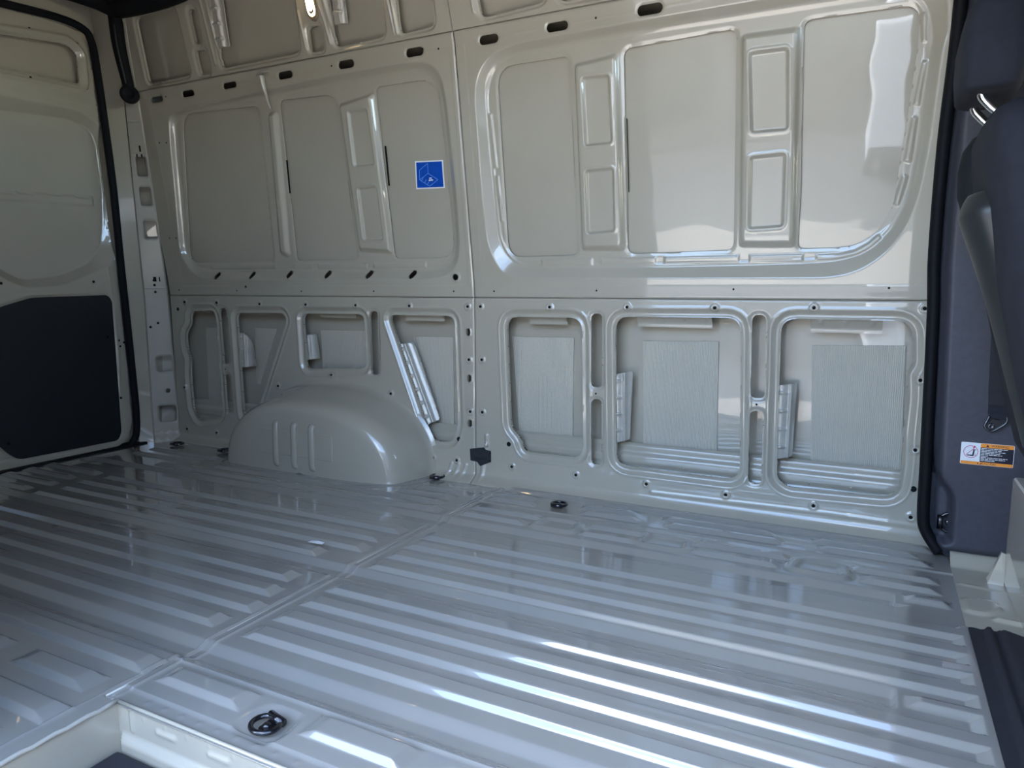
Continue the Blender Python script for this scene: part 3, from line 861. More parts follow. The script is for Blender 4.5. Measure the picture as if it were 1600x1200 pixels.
# ---- rear corner pillar
PZ = [-0.02, 0.30, 0.75, 1.27, 1.714, 1.91, 2.05, 2.16]
PAX = [-3.256, -3.274, -3.286, -3.248, -3.225, -3.180, -3.140, -3.10]
PAY = [2.502, 2.502, 2.502, 2.426, 2.358, 2.299, 2.257, 2.22]
PBX = [-3.325, -3.342, -3.352, -3.313, -3.290, -3.245, -3.205, -3.16]
PBY = [2.387, 2.398, 2.406, 2.359, 2.329, 2.274, 2.228, 2.19]
PCX = [-3.365, -3.365, -3.365, -3.362, -3.358, -3.352, -3.346, -3.34]
PCY = [2.335, 2.332, 2.318, 2.303, 2.275, 2.255, 2.235, 2.215]
LP = 0.128


def pillar_fn(AX, AY, BX, BY, L):
    def fn(U, V, H):
        ax, ay, bx, by = (np.interp(V, PZ, q) for q in (AX, AY, BX, BY))
        tx, ty = bx - ax, by - ay
        n = np.sqrt(tx * tx + ty * ty)
        return (ax + tx * U / L + ty / n * H, ay + ty * U / L - tx / n * H, V)
    return fn


s = Sheet(0, LP, -0.003, 2.15, 0.003)
for u, z, w, h in ((0.056, 1.392, 0.070, 0.092), (0.054, 1.252, 0.070, 0.090), (0.052, 1.092, 0.072, 0.090), (0.046, 0.405, 0.078, 0.082), (0.052, 0.143, 0.082, 0.088)):
    P = rounded([(u - w / 2, z - h / 2), (u + w / 2, z - h / 2), (u + w / 2, z + h / 2), (u - w / 2, z + h / 2)], 0.016)
    s.press(P, 0.004, 0.007, off=0.008)
    s.hole(P)
s.hole(circle(0.042, 0.265, 0.012))
for z in (0.80, 1.44, 1.60):
    s.bead([(0.0, z), (LP, z)], -0.002, 0.006)
s.h += 0.006 * sstep(1 - s.U / 0.008) + 0.006 * sstep(1 - (LP - s.U) / 0.008)
s.h -= 0.02 * sstep(1 - s.V / 0.05)
s.h += 0.0018 * np.sin(s.U * 160 + 3) * np.sin(s.V * 190) * sstep(1 - s.V / 0.11)
pil = link('corner_pillar', s.mesh('corner_pillar', pillar_fn(PAX, PAY, PBX, PBY, LP)), PILLARP, wall)
L2 = 0.08
s = Sheet(0, L2, -0.003, 2.15, 0.006)
link('door_jamb', s.mesh('door_jamb', pillar_fn(PBX, PBY, PCX, PCY, L2), lip=0), PAINT, wall)
for z in (0.62, 0.60, 0.78, 0.815, 0.84):
    f_ = 0.5 if z != 0.60 else 0.8
    qx, qy, _ = pillar_fn(PAX, PAY, PBX, PBY, LP)(np.array(f_ * LP), np.array(z), np.array(0.0))
    lathe('pin_hole', [(0.006, -0.004), (0.006, 0.0015), (0.001, 0.002)], HOLE, wall, n=10, axis='X', loc=(float(qx) + 0.001, float(qy) - 0.001, z))
# closing panel behind the pillar openings
s = Sheet(0, LP, 0.0, 2.15, 0.05)
link('pillar_backing', s.mesh('pillar_backing', lambda U, V, H: tuple(np.broadcast_arrays(*[a + b for a, b in zip(pillar_fn(PAX, PAY, PBX, PBY, LP)(U, V, H + 0.09), (0, 0, 0))])), lip=0), PAINT, wall)

# ================================================================== floor
floor = empty('floor', (-1.5, 1.6, 0), 'structure')
tag(floor, 'glossy grey ribbed steel load floor')
RH = 0.0118


def rib(s, x0, x1, yb, w=0.060, h=RH, el=0.030, er=0.030, fl=0.0115):
    """Raised rib along x: near foot at yb, total foot-to-foot width w, sloped ends."""
    k = s.win([(x0, yb), (x1, yb + w)], 0.02)
    if s.U[k].size == 0:
        return
    U, V_ = s.U[k], s.V[k]
    a = np.minimum(bevel01((V_ - yb) / fl), bevel01((yb + w - V_) / fl))
    e = np.minimum(bevel01((U - x0) / el) if el else 1.0, bevel01((x1 - U) / er) if er else 1.0)
    s.h[k] = np.maximum(s.h[k], h * np.minimum(a, e))


def channel(s, x0, x1, y0, y1, d=0.013, fl=0.026):
    """Sunk channel with rounded ends."""
    r = (y1 - y0) / 2
    P = capsule(x0 + r, (y0 + y1) / 2, x1 - r, (y0 + y1) / 2, r)
    k = s.win(P, 0.02)
    if s.U[k].size == 0:
        return
    q = sdf(P, s.U[k], s.V[k])
    s.h[k] -= d * bevel01(-q / fl)


RIBS_A = (1.822, 1.730, 1.640, 1.551)
RIBS_B = (1.374, 1.281, 1.189, 1.096)
CHAN = ((1.960, 2.052), (1.462, 1.545), (0.965, 1.050))
XSEAM = -1.31
# ---- front floor sheet
def rib_lines(bases, w=0.060, fl=0.0115):
    return [y + d for y in bases for d in (0, fl, w - fl, w)]


FY = rib_lines(RIBS_A + RIBS_B) + rib_lines((2.085, 2.16), 0.045) + rib_lines((2.29, 2.352), 0.04, 0.011) + rib_lines((0.880,), 0.066)
for a_, b_2 in CHAN:
    FY += [a_, a_ + 0.026, b_2 - 0.026, b_2]
s = Sheet(XSEAM + 0.001, 0.236, 0.795, 2.50, 0.0052, 0.0055, [-1.265, -1.235, 0.20, 0.222, XSEAM + 0.018], FY + [2.262, 0.959, 0.845, 0.801])
for yb in RIBS_A + RIBS_B:
    rib(s, -1.265, 0.225, yb, er=0.0)
rise = bevel01((s.U - 0.20) / 0.022) * ((s.V > 1.09) & (s.V < 1.89))
s.h = np.maximum(s.h, RH * rise)
for (a, b), xe in zip(CHAN, (0.125, 0.115, 0.40)):
    channel(s, -1.45, xe, a, b)
rib(s, 0.11, 0.215, 2.005, 0.045, er=0.02, el=0.02)
rib(s, 0.10, 0.225, 1.478, 0.045, er=0.0, el=0.02)
# strip between the first channel and the wall
rib(s, -1.28, -1.02, 2.085, 0.045); rib(s, -0.83, -0.62, 2.085, 0.045); rib(s, -0.47, -0.20, 2.085, 0.05); rib(s, 0.0, 0.20, 2.085, 0.05)
rib(s, -1.28, -0.99, 2.16, 0.045); rib(s, -0.83, -0.60, 2.16, 0.045); rib(s, -0.47, -0.18, 2.16, 0.045); rib(s, -0.02, 0.20, 2.16, 0.045)
for xa in (-0.92, -0.55, -0.10):
    P = rounded([(xa - 0.085, 2.085), (xa + 0.085, 2.085), (xa + 0.07, 2.20), (xa - 0.07, 2.20)], 0.04)
    s.press(P, 0.009, 0.018, off=0.012)
    s.press(P, -0.008, 0.014, off=-0.012)
s.h += 0.004 * sstep(1 - np.abs(s.V - 2.262) / 0.006)
for x0, x1 in ((-1.28, -1.08), (-0.90, -0.68), (-0.60, -0.22), (-0.12, 0.19)):
    rib(s, x0, x1, 2.29, 0.04, fl=0.011); rib(s, x0 - 0.02, x1 - 0.03, 2.352, 0.04, fl=0.011)
rib(s, -1.28, 0.2, 2.42, 0.05, fl=0.011)
# sill strip
rib(s, -1.275, -1.035, 0.880, 0.062); rib(s, -0.885, -0.655, 0.880, 0.066); rib(s, -0.45, -0.20, 0.880, 0.066)
for xa in (-0.958, -0.555):
    P = rounded([(xa - 0.055, 0.835), (xa + 0.045, 0.830), (xa + 0.058, 0.875), (xa + 0.045, 0.935), (xa - 0.045, 0.935), (xa - 0.06, 0.88)], 0.03)
    s.press(P, -0.008, 0.014)
s.h += 0.003 * sstep(1 - np.abs(s.V - 0.959) / 0.006)
s.h += 0.004 * sstep((0.846 - s.V) / 0.006) * 0 + 0.0025 * sstep(1 - np.abs(s.V - 0.801) / 0.006)
s.h -= 0.004 * sstep((0.845 - s.V) / 0.008)
for x in np.arange(-1.22, 0.2, 0.048):
    s.press(circle(x, 0.826, 0.003), 0.002, 0.004, off=0.004)
s.h += 0.0025 * bevel01((XSEAM + 0.02 - s.U) / 0.003) + 0.0015 * sstep(1 - np.abs(s.U - XSEAM - 0.018) / 0.004)
link('floor_panel', s.mesh('floor_panel', lambda U, V, H: (U, V, H), lip=0), FLOORP, floor)
# ---- rear floor sheet
s = Sheet(-3.375, XSEAM - 0.001, 0.50, 2.50, 0.0075, 0.0065, [x_ - d_ for x_ in (-1.345, -1.36, -1.355, -1.455, -1.395, -1.365, -1.33) for d_ in (0, 0.03)] + [XSEAM - 0.016], FY[:32] + FY[-12:] + rib_lines((0.885, 0.785, 0.685, 0.585), 0.062))
ENDS = dict(zip(RIBS_A + RIBS_B, (-1.345, -1.36, -1.355, -1.455, -1.395, -1.365, -1.33, -1.36)))
for i, yb in enumerate(RIBS_A + RIBS_B):
    rib(s, -2.885 - 0.03 * (i % 2), ENDS[yb], yb)
    if i < 5:
        rib(s, -3.33, -2.955 - 0.03 * (i % 2), yb + 0.01, 0.045)
for a, b in CHAN[:2]:
    channel(s, -3.30, -1.20, a, b)
channel(s, -3.3, -1.20, *CHAN[2])
for y0, xe in ((0.885, -1.315), (0.785, -1.365), (0.685, -1.32), (0.585, -1.38)):
    rib(s, -1.62 if y0 < 0.88 else -2.9, xe, y0, 0.062, er=0.045)
    rib(s, -2.6, -1.70, y0, 0.062) if y0 < 0.88 else None
rib(s, -2.9, -1.36, 2.075, 0.05); rib(s, -2.62, -1.40, 2.155, 0.04)
rib(s, -1.62, -1.36, 2.30, 0.04); rib(s, -1.66, -1.40, 2.225, 0.045)
rib(s, -3.2, -2.75, 2.17, 0.045); rib(s, -3.2, -2.72, 2.26, 0.045)
# raised apron round the wheel arch
P = rounded([(-2.74, 2.55), (-2.66, 2.19), (-2.1, 2.165), (-1.78, 2.20), (-1.63, 2.36), (-1.60, 2.55)], 0.12)
s.press(P, 0.006, 0.014)
s.h += 0.002 * sstep(1 - np.abs(s.U - XSEAM + 0.016) / 0.004) + 0.0007 * np.sin(s.V * 70) * sstep(1 - np.abs(s.U - XSEAM + 0.02) / 0.02)
s.h -= 0.006 * sstep((s.U - XSEAM + 0.01) / 0.006) * (s.V > 0.80)
s.s = np.minimum(s.s, 1e3)
s.hole([(-1.275, 0.3), (-1.0, 0.3), (-1.0, 0.79), (-1.275, 0.79)])
link('floor_panel', s.mesh('floor_panel', lambda U, V, H: (U, V, H), lip=0), FLOORP, floor)
box('floor_corner', XSEAM - 0.0012, -1.2745, 0.36, 0.797, -0.006, 0.0, FLOORP, floor)
# joint sealer beads
for pts in ([(-1.311, 0.80), (-1.311, 0.93)], [(-1.311, 1.10), (-1.311, 1.44)], [(-1.311, 1.57), (-1.311, 1.93)], [(-1.311, 2.08), (-1.311, 2.38)]):
    tube('sealer_bead', [(x, y, 0.000) for x, y in pts], 0.0028, PRIMER, floor, n=8)

# floor strip beside the cab
s = Sheet(0.2355, 0.62, 1.2, 2.50, 0.006)
s.bead([(0.31, 1.99), (0.62, 1.965)], 0.008, 0.014)
s.bead([(0.285, 1.895), (0.33, 1.86)], 0.006, 0.010)
s.bead([(0.345, 1.885), (0.39, 1.85)], 0.006, 0.010)
P = rounded([(0.24, 2.10), (0.32, 2.11), (0.33, 2.05), (0.29, 2.0), (0.24, 2.0)], 0.02)
s.press(P, 0.006, 0.008)
s.bead([(0.25, 2.20), (0.5, 2.17)], 0.004, 0.008)
s.h += 0.03 * bevel01((s.V - 2.33) / 0.04)
link('cab_floor_panel', s.mesh('cab_floor_panel', lambda U, V, H: (U, V, H), lip=0), PAINT, floor)

# ================================================================== step well in the side door
step = empty('step_well', (-0.6, 0.7, -0.1), 'structure')
tag(step, 'pale painted step riser below the floor edge')
s = Sheet(-1.276, 0.30, -0.18, -0.0005, 0.004)
s.press([(-1.27, -0.062), (0.30, -0.062), (0.30, -0.20), (-1.27, -0.20)], -0.012, 0.012)
for x in np.arange(-1.16, 0.2, 0.14):
    s.bead([(x, -0.032), (x + 0.045, -0.032)], -0.004, 0.009)
s.bead([(-1.235, -0.004), (-1.235, -0.05)], -0.004, 0.008)
for x in np.arange(-1.20, 0.2, 0.06):
    s.press(circle(x, -0.018, 0.002), -0.0015, 0.003, off=0.003)
s.h += -0.006 * sstep((s.V + 0.008) / 0.006)
link('riser', s.mesh('riser', lambda U, V, H: (U, 0.800 + H, V), lip=0), PAINT, step)
s = Sheet(0.35, 0.802, -0.18, -0.0005, 0.005)
s.h += 0.003 * sstep((s.V + 0.008) / 0.006)
link('riser', s.mesh('riser', lambda U, V, H: (-1.276 + H, U, V), lip=0), PAINT, step)
tube('sealer_bead', [(-1.274, 0.36 + 0.02 * i, 0.001 + 0.0015 * math.sin(i * 2.1)) for i in range(23)], 0.0045, PRIMER, step, n=8)
tube('sealer_bead', [(-1.274, 0.80, 0.0), (-1.20, 0.801, -0.001), (-0.6, 0.801, -0.001), (0.2, 0.801, -0.001)], 0.004, PAINT, step, n=8)
bm = box_bm(-1.262, 0.3, 0.38, 0.785, -0.125, -0.088, 0.012, 3)
mt = link('step_tread', from_bm('step_tread', bm, True), MATTE, step)
for i in range(6):
    box('tread_ridge', -1.2, 0.28, 0.46 + i * 0.045, 0.468 + i * 0.045, -0.089, -0.085, MATTE, mt)

# ================================================================== rear door
door = empty('door_1', (-3.37, 1.9, 0), 'structure')
tag(door, 'closed grey rear cargo door with black lower board')
s = Sheet(1.28, 2.315, 0.0, 2.0, 0.0045)
contour = np.array(D['seal'][1:-1])
s.ruled(rounded(D['d_out'], 0.03), rounded(D['d_in'], 0.03), 0.042)
s.bead(np.vstack([rounded(D['d_in'], 0.03)] * 1), 0.002, 0.01)
s.press(rounded(D['d_hex'], 0.02), 0.010, 0.010, off=0.012)
s.hole(rounded(D['d_hex'], 0.02))
s.bead(np.vstack([inset(rounded(D['d_hex'], 0.02), 0.03)]), -0.008, 0.014)
for bz in ((1.93, 1.885), (2.06, 1.78)):
    s.bead([(bz[0] - 0.09, bz[1]), (bz[0], bz[1] + 0.012), (bz[0] + 0.05, bz[1] - 0.01)], -0.006, 0.012)
s.press(np.array(D['d_rail']), -0.008, 0.012)
for y, z in D['d_slots']:
    s.press(capsule(y - 0.03, z, y + 0.03, z, 0.006), 0.006, 0.006)
s.press(rounded(D['d_black'], 0.02), 0.006, 0.010, off=0.012)
dc = np.array([p for p in D['seal']])
for _ in range(1):
    s.press(rounded([(1.28, 0.33 + 0.5), (1.55, 0.86), (1.62, 0.89), (2.0, 0.885), (2.15, 0.83), (2.2, 0.86), (2.22, 0.80)], 0.02), 0.0, 0.01)
# lower left corner of the door curves up round its black board
s.bead([(2.245, 0.10), (2.262, 0.5), (2.24, 0.9)], -0.003, 0.012)
s.bead([(1.5, 0.055), (2.10, 0.045), (2.20, 0.075), (2.245, 0.14)], 0.003, 0.010)
s.bead([(2.13, 0.76), (2.235, 0.76), (2.225, 0.86), (2.13, 0.77)], -0.002, 0.006)
P = [(1.2, -0.01)] + [(y - 0.012, z + (0.012 if z < 0.1 else (-0.012 if z > 1.9 else 0))) for y, z in D['seal'][1:-1]] + [(1.2, 1.96)]
s.keep(rounded(P, 0.03))
dpan = link('door_panel', s.mesh('door_panel', lambda U, V, H: (-3.372 - H, U, V), lip=0.01), PAINT, door)
for y, z in D['d_dots']:
    lathe('pin_hole', [(0.0055, -0.003), (0.0055, 0.001), (0.002, 0.0012)], HOLE, door, n=10, axis='X', loc=(-3.371, y, z))
bm = bmesh.new()
vs_ = [bm.verts.new((-3.376, y, z)) for y, z in rounded(D['d_black'], 0.025, 6)]
f = bm.faces.new(vs_)
r = bmesh.ops.extrude_face_region(bm, geom=[f])
for v in r['geom']:
    if isinstance(v, bmesh.types.BMVert):
        v.co.x += 0.006
board = tag(link('lining_board', from_bm('lining_board', bm), BLACK, door), 'smooth black lining board')
for y, z in ((2.16, 0.83), (2.21, 0.56), (2.255, 0.25), (1.75, 0.82), (1.72, 0.12)):
    lathe('clip', [(0.006, 0.0), (0.006, 0.002), (0.002, 0.003)], RUBBER, board, n=12, axis='X', loc=(-3.37, y, z))
seal_pts = smooth_path([(-3.352, y, z) for y, z in D['seal']], 4)
tag(tube('weather_seal', seal_pts, 0.017, RUBBER, door, n=12), 'black rubber seal')
# second door leaf and frame outside the view
box('door_leaf', -3.43, -3.38, 0.5, 1.285, 0.0, 2.0, PAINT, door, 0.005)
box('door_outer_skin', -3.47, -3.43, 0.5, 2.4, -0.02, 2.1, PAINT, door, 0.005)
frame = box('trim_1', -3.40, -3.365, 0.5, 2.45, 1.985, 2.16, PAINT, None, 0.004)
tag(frame, 'grey header above the rear door', kind='structure')
box('sill_strip', -3.42, -3.335, 0.5, 2.36, -0.012, 0.008, RUBBER, door, 0.004)

# ================================================================== shell around the load space
ceil = box('ceiling', -3.45, 2.2, 0.45, 2.62, 2.15, 2.2, BOUNCECUT)
tag(ceil, 'unseen roof of the load space, darkened to cut bounced light', kind='structure')
wp = empty('wall_passenger', (-2.4, 0.5, 0), 'structure')
tag(wp, 'grey passenger side wall with the open sliding door gap')
box('side_panel', -3.45, -1.36, 0.42, 0.50, -0.05, 2.16, BOUNCECUT, wp, 0.01)
box('door_header', -1.36, 0.30, 0.44, 0.56, 1.90, 2.16, PAINT, wp, 0.01)
box('front_post', 0.15, 0.50, 0.42, 0.60, -0.2, 2.16, TRIM, wp, 0.02)
for x in (-3.0, -2.3, -1.7):
    box('stiffener', x, x + 0.09, 0.50, 0.54, 0.0, 2.1, PAINT, wp, 0.01)
box('side_rail', -3.4, -1.38, 0.50, 0.53, 0.72, 0.84, PAINT, wp, 0.01)
ow = box('wall_outer', -3.47, 0.5, 2.64, 2.68, -0.3, 2.2, PAINT)
tag(ow, 'outer body side of the van', kind='structure')
# cab shell: front bulkhead with open windscreen, driver door with open window
cabw = empty('wall_cab', (1.4, 1.5, 0), 'structure')
tag(cabw, 'cab shell ahead of the load space')
box('windscreen_blocker', 0.85, 1.25, 0.45, 2.62, 1.24, 1.62, TRIM, cabw, 0.02)  # unseen deep header added to narrow the windscreen light
box('cab_light_blocker', 0.36, 0.52, 0.60, 1.72, 0.3, 1.22, TRIM, cabw, 0.05)  # unseen seat back added to block light from the cab
box('firewall', 1.75, 1.85, 0.45, 2.62, -0.4, 0.75, TRIM, cabw, 0.01)
box('dashboard', 1.25, 1.75, 0.55, 2.55, 0.35, 0.95, TRIM, cabw, 0.05)  # unseen dash raised to cut light through the windscreen
box('driver_door', 0.52, 1.6, 2.52, 2.60, -0.4, 0.98, TRIM, cabw, 0.02)
box('driver_pillar', 0.30, 0.52, 2.48, 2.62, -0.4, 2.16, TRIM, cabw, 0.02)
box('passenger_door', 0.42, 1.6, 0.42, 0.50, -0.4, 1.05, TRIM, cabw, 0.02)
box('cab_roof_lining', 0.2, 1.5, 0.5, 2.56, 1.55, 1.62, TRIM, cabw, 0.02)
for y in (0.47, 2.56):
    tube('windscreen_post', [(1.75, y, 0.7), (1.05, y, 1.6)], 0.05, TRIM, cabw, n=10)
ub = box('wall_underbody', -3.47, 1.9, 0.45, 2.68, -0.30, -0.20, RUBBER)
tag(ub, 'dark underside of the van', kind='structure')
bc = box('wall_rear_corner', -3.47, -3.38, 2.33, 2.68, -0.3, 2.2, PAINT)
tag(bc, 'outer rear corner of the van body', kind='structure')
box('cab_floor', 0.62, 1.8, 0.5, 2.5, -0.06, -0.01, MATTE, cabw)
ground = box('ground', -40, 40, -4.5, 40, -0.72, -0.62, CONC)
lot = box('ground_lot', -40, 40, -60, -4.5, -0.73, -0.625, ASPHALT)  # dark far ground added out of view to dim wall reflections
tag(lot, 'unseen far ground, darkened to keep wall reflections low', kind='structure')
tag(ground, 'pale concrete lot outside the van', kind='structure')

bld = empty('added_building', (0, -15, -0.62))  # added out of view to dim the horizon in wall reflections
tag(bld, 'unseen low tan block added to dim the wall reflections', 'added_building')
box('facade', -30, 30, -17, -15, -0.62, 3.6, STUCCO, bld, 0.05)
box('parapet', -30.2, 30.2, -17.2, -14.8, 3.6, 3.9, WHITE, bld, 0.03)
for i in range(9):
    w_ = box('window', -26 + i * 6.4, -23 + i * 6.4, -15.02, -14.97, 0.3, 2.2, GLOSSBLK, bld)
ws = empty('sky_blocker', (7, -5, -0.62))  # added out of view to shade the rear door from the sky
tag(ws, 'unseen dark block added to keep sky light off the rear door', 'added_building')
box('blocker_body', 3.6, 13.0, -9.0, -2.2, -0.62, 2.5, BLOCKERDK, ws, 0.04)
for i in range(4):
    box('blocker_shutter', 3.57, 3.61, -8.6 + i * 1.6, -7.3 + i * 1.6, -0.62, 2.2, TRIM, ws)
pv = empty('reflected_van', (0.9, -7, -0.62))  # added out of view as the bright patch in wall reflections
tag(pv, 'unseen white van added for a bright wall reflection', 'van')
box('body', -0.15, 1.75, -12.0, -7.0, -0.25, 1.95, WHITE, pv, 0.12, 4)
for x in (-0.05, 1.65):
    for y in (-8.0, -11.2):
        lathe('wheel', [(0.10, -0.11), (0.32, -0.11), (0.36, -0.07), (0.36, 0.07), (0.32, 0.11), (0.10, 0.11)], RUBBER, pv, n=24, axis='X', loc=(x, y, -0.26))
box('bumper', -0.1, 1.7, -7.0, -6.9, -0.25, 0.0, TRIM, pv, 0.03)
for x in (0.9,):
    box('rear_window', x, x + 0.7, -7.03, -6.985, 0.9, 1.6, GLOSSBLK, pv, 0.01)

# ================================================================== B-pillar trim panel
tp = empty('pillar_trim', (0.3, 2.40, 0.0))
tag(tp, 'tall charcoal plastic pillar trim panel beside the driver seat', 'trim panel')
s = Sheet(0.130, 0.62, -0.005, 2.05, 0.006)
edge = np.array([(0.135, 0.9), (0.15, 0.72), (0.162, 0.30), (0.165, 0.10), (0.178, 0.065), (0.215, 0.012), (0.23, 0.004), (0.62, -0.002), (0.66, 0.2), (0.66, 2.1), (0.155, 2.1), (0.150, 1.5), (0.140, 1.2)])
pk = rounded([(0.150, 0.36), (0.172, 0.34), (0.190, 0.27), (0.236, 0.20), (0.240, 0.17), (0.240, 0.055), (0.225, 0.045), (0.190, 0.050), (0.170, 0.085), (0.150, 0.10)], 0.012)
q = sdf(edge, s.U, s.V)
# main face stands proud; the left margin falls back in a soft fold to the wall
fall = sstep(1 - (s.U - np.interp(s.V, [0, 0.1, 0.3, 0.72, 0.9, 1.2, 1.6, 2.05], [0.19, 0.165, 0.162, 0.15, 0.143, 0.142, 0.150, 0.155]) - 0.012) / 0.028)
s.h += 0.055 * fall
s.press(pk, 0.055, 0.016)
s.h += 0.035 * sstep(1 - (s.V - 0.0) / 0.05)
k_ = np.abs(s.V - 1.03) < 0.006
s.h += 0.006 * sstep(1 - np.abs(s.V - 1.03) / 0.006) * (s.U < 0.19)
s.keep(rounded(edge, 0.015))
link('trim_face', s.mesh('trim_face', lambda U, V, H: (U, 2.372 + np.minimum(H, 0.075) - 0.12 * np.maximum(0, V - 0.9), V), lip=0.07), TRIM, tp)
box('trim_back', 0.23, 0.62, 2.46, 2.49, 0.01, 1.2, TRIM, tp)
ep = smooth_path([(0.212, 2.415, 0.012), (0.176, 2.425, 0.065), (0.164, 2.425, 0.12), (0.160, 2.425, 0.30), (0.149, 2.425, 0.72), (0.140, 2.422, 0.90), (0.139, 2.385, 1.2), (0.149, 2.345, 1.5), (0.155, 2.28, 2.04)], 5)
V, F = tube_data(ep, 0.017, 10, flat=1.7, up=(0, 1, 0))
link('edge_strip', pydata('edge_strip', V, F), RUBBER, tp)  # dark strip along the left edge of the panel

# tie-down rings


def ring(name, loc, rz, tilt, label, wall_mount=False):
    t = empty(name, loc)
    tag(t, label, 'tie-down ring', 'tie-down rings around the load floor')
    R = 0.029
    pts = []
    for k in range(24):
        a = 2 * math.pi * k / 24
        pts.append(Vector((R * math.cos(a), 0.86 * R * math.sin(a), 0)))
    rot = Matrix.Rotation(rz, 4, 'Z') @ Matrix.Rotation(tilt, 4, 'X')
    if wall_mount:
        rot = Matrix.Rotation(math.pi / 2, 4, 'X') @ rot
    base = Vector(loc)

    def put(V):
        return [rot @ Vector(v) + base for v in V]
    V, F = tube_data([p + Vector((0, 0, 0.010)) for p in pts], 0.0052, 10, closed=True)
    link('ring', pydata('ring', put(V), F), GLOSSBLK, t)
    V, F = tube_data([(-0.021, 0.0235, 0.010), (0.021, 0.0235, 0.010)], 0.0085, 12)
    link('hinge_barrel', pydata('hinge_barrel', put(V), F), GLOSSBLK, t)
    # triangular foot plate with a domed bolt
    bm = bmesh.new()
    o_ = rounded([(-0.018, 0.024), (0.018, 0.024), (0.008, -0.012), (-0.008, -0.012)], 0.006)
    f = bm.faces.new([bm.verts.new((x, y, 0.001)) for x, y in o_])
    r_ = bmesh.ops.extrude_face_region(bm, geom=[f])
    for v in r_['geom']:
        if isinstance(v, bmesh.types.BMVert):
            v.co.z += 0.004
    for v in bm.verts:
        v.co = rot @ v.co + base
    link('foot_plate', from_bm('foot_plate', bm), GLOSSBLK, t)
    V, F = [], []
    prof = [(0.009, 0.004), (0.009, 0.008), (0.006, 0.011), (0.002, 0.012)]
    for rr, h in prof:
        for k in range(14):
            a = 2 * math.pi * k / 14
            V.append((rr * math.cos(a), 0.003 + rr * math.sin(a), h))
    for i in range(3):
        for k in range(14):
            F.append((i * 14 + k, i * 14 + (k + 1) % 14, (i + 1) * 14 + (k + 1) % 14, (i + 1) * 14 + k))
    F.append(tuple(42 + k for k in range(14)))
    link('bolt', pydata('bolt', put(V), F), GLOSSBLK, t)
    return t


ring('tie_down_ring', (-0.957, 0.873, -0.0075), math.radians(-14), 0, 'black tie-down ring in a dished recess at the near floor edge')
ring('tie_down_ring', (-0.997, 2.333, 0.002), math.radians(180), 0, 'black tie-down ring on the floor under the front wall openings')
ring('tie_down_ring', (-1.612, 2.462, 0.001), math.radians(180), 0, 'black tie-down ring beside the front foot of the wheel arch')
ring('tie_down_ring', (-2.80, 2.392, 0.004), math.radians(180), 0, 'black tie-down ring behind the rear foot of the wheel arch')
ring('tie_down_ring', (-3.145, 2.392, 0.002), math.radians(180), 0, 'black tie-down ring at the foot of the rear corner pillar')
ring('tie_down_ring', (0.232, 2.425, 0.105), math.radians(90), 0, 'black tie-down ring in the pocket of the charcoal pillar trim', True)

# black foam stopper at the foot of the middle post
bm = bmesh.new()
P = rounded(D['plugblk'], 0.003, 3)
f = bm.faces.new([bm.verts.new((x, 2.4985, z)) for x, z in P])
r = bmesh.ops.extrude_face_region(bm, geom=[f])
for v in r['geom']:
    if isinstance(v, bmesh.types.BMVert):
        v.co.y -= 0.009
bmesh.ops.bevel(bm, geom=[e for e in bm.edges if all(abs(v.co.y - 2.4895) < 1e-4 for v in e.verts)], offset=0.003, segments=2, affect='EDGES')
fs = empty('foam_stopper', (-1.40, 2.49, 0.10))
tag(fs, 'ragged black foam stopper at the foot of the wall joint', 'foam plug')
link('foam_block', from_bm('foam_block', bm), FOAM, fs)
tube('foam_fold', [(-1.44, 2.489, 0.10), (-1.40, 2.487, 0.107), (-1.37, 2.489, 0.10)], 0.004, FOAM, fs, n=8)

# ================================================================== blue sticker on the upper wall
st = empty('blue_sticker', (-1.7, 2.44, 1.2))
tag(st, 'small blue square sticker with white border on the upper wall', 'sticker')
Pst = np.array(D['sticker'])
Yst = float(wall_y(Pst[:, 1].mean())) + 0.0375


def st_pt(a, b, lift):
    """Sticker coordinates 0..1 (from lower left) to a point just off the skin."""
    tl, tr, br, bl = Pst
    p = (bl * (1 - a) + br * a) * (1 - b) + (tl * (1 - a) + tr * a) * b
    return (p[0], float(wall_y(p[1])) + 0.0372 - lift, p[1])


def st_quad(name, pts, lift, th, m, parent):
    n = len(pts)
    V = [st_pt(a, b, lift) for a, b in pts] + [st_pt(a, b, lift + th) for a, b in pts]
    F = [tuple(range(n - 1, -1, -1)), tuple(range(n, 2 * n))] + [(i, (i + 1) % n, n + (i + 1) % n, n + i) for i in range(n)]
    return link(name, pydata(name, V, F, False), m, parent)


def st_line(a, b, w):
    a, b = np.array(a), np.array(b)
    n = np.array((-(b - a)[1], (b - a)[0]))
    n = n / np.linalg.norm(n) * w / 2
    return [a + n, b + n, b - n, a - n]


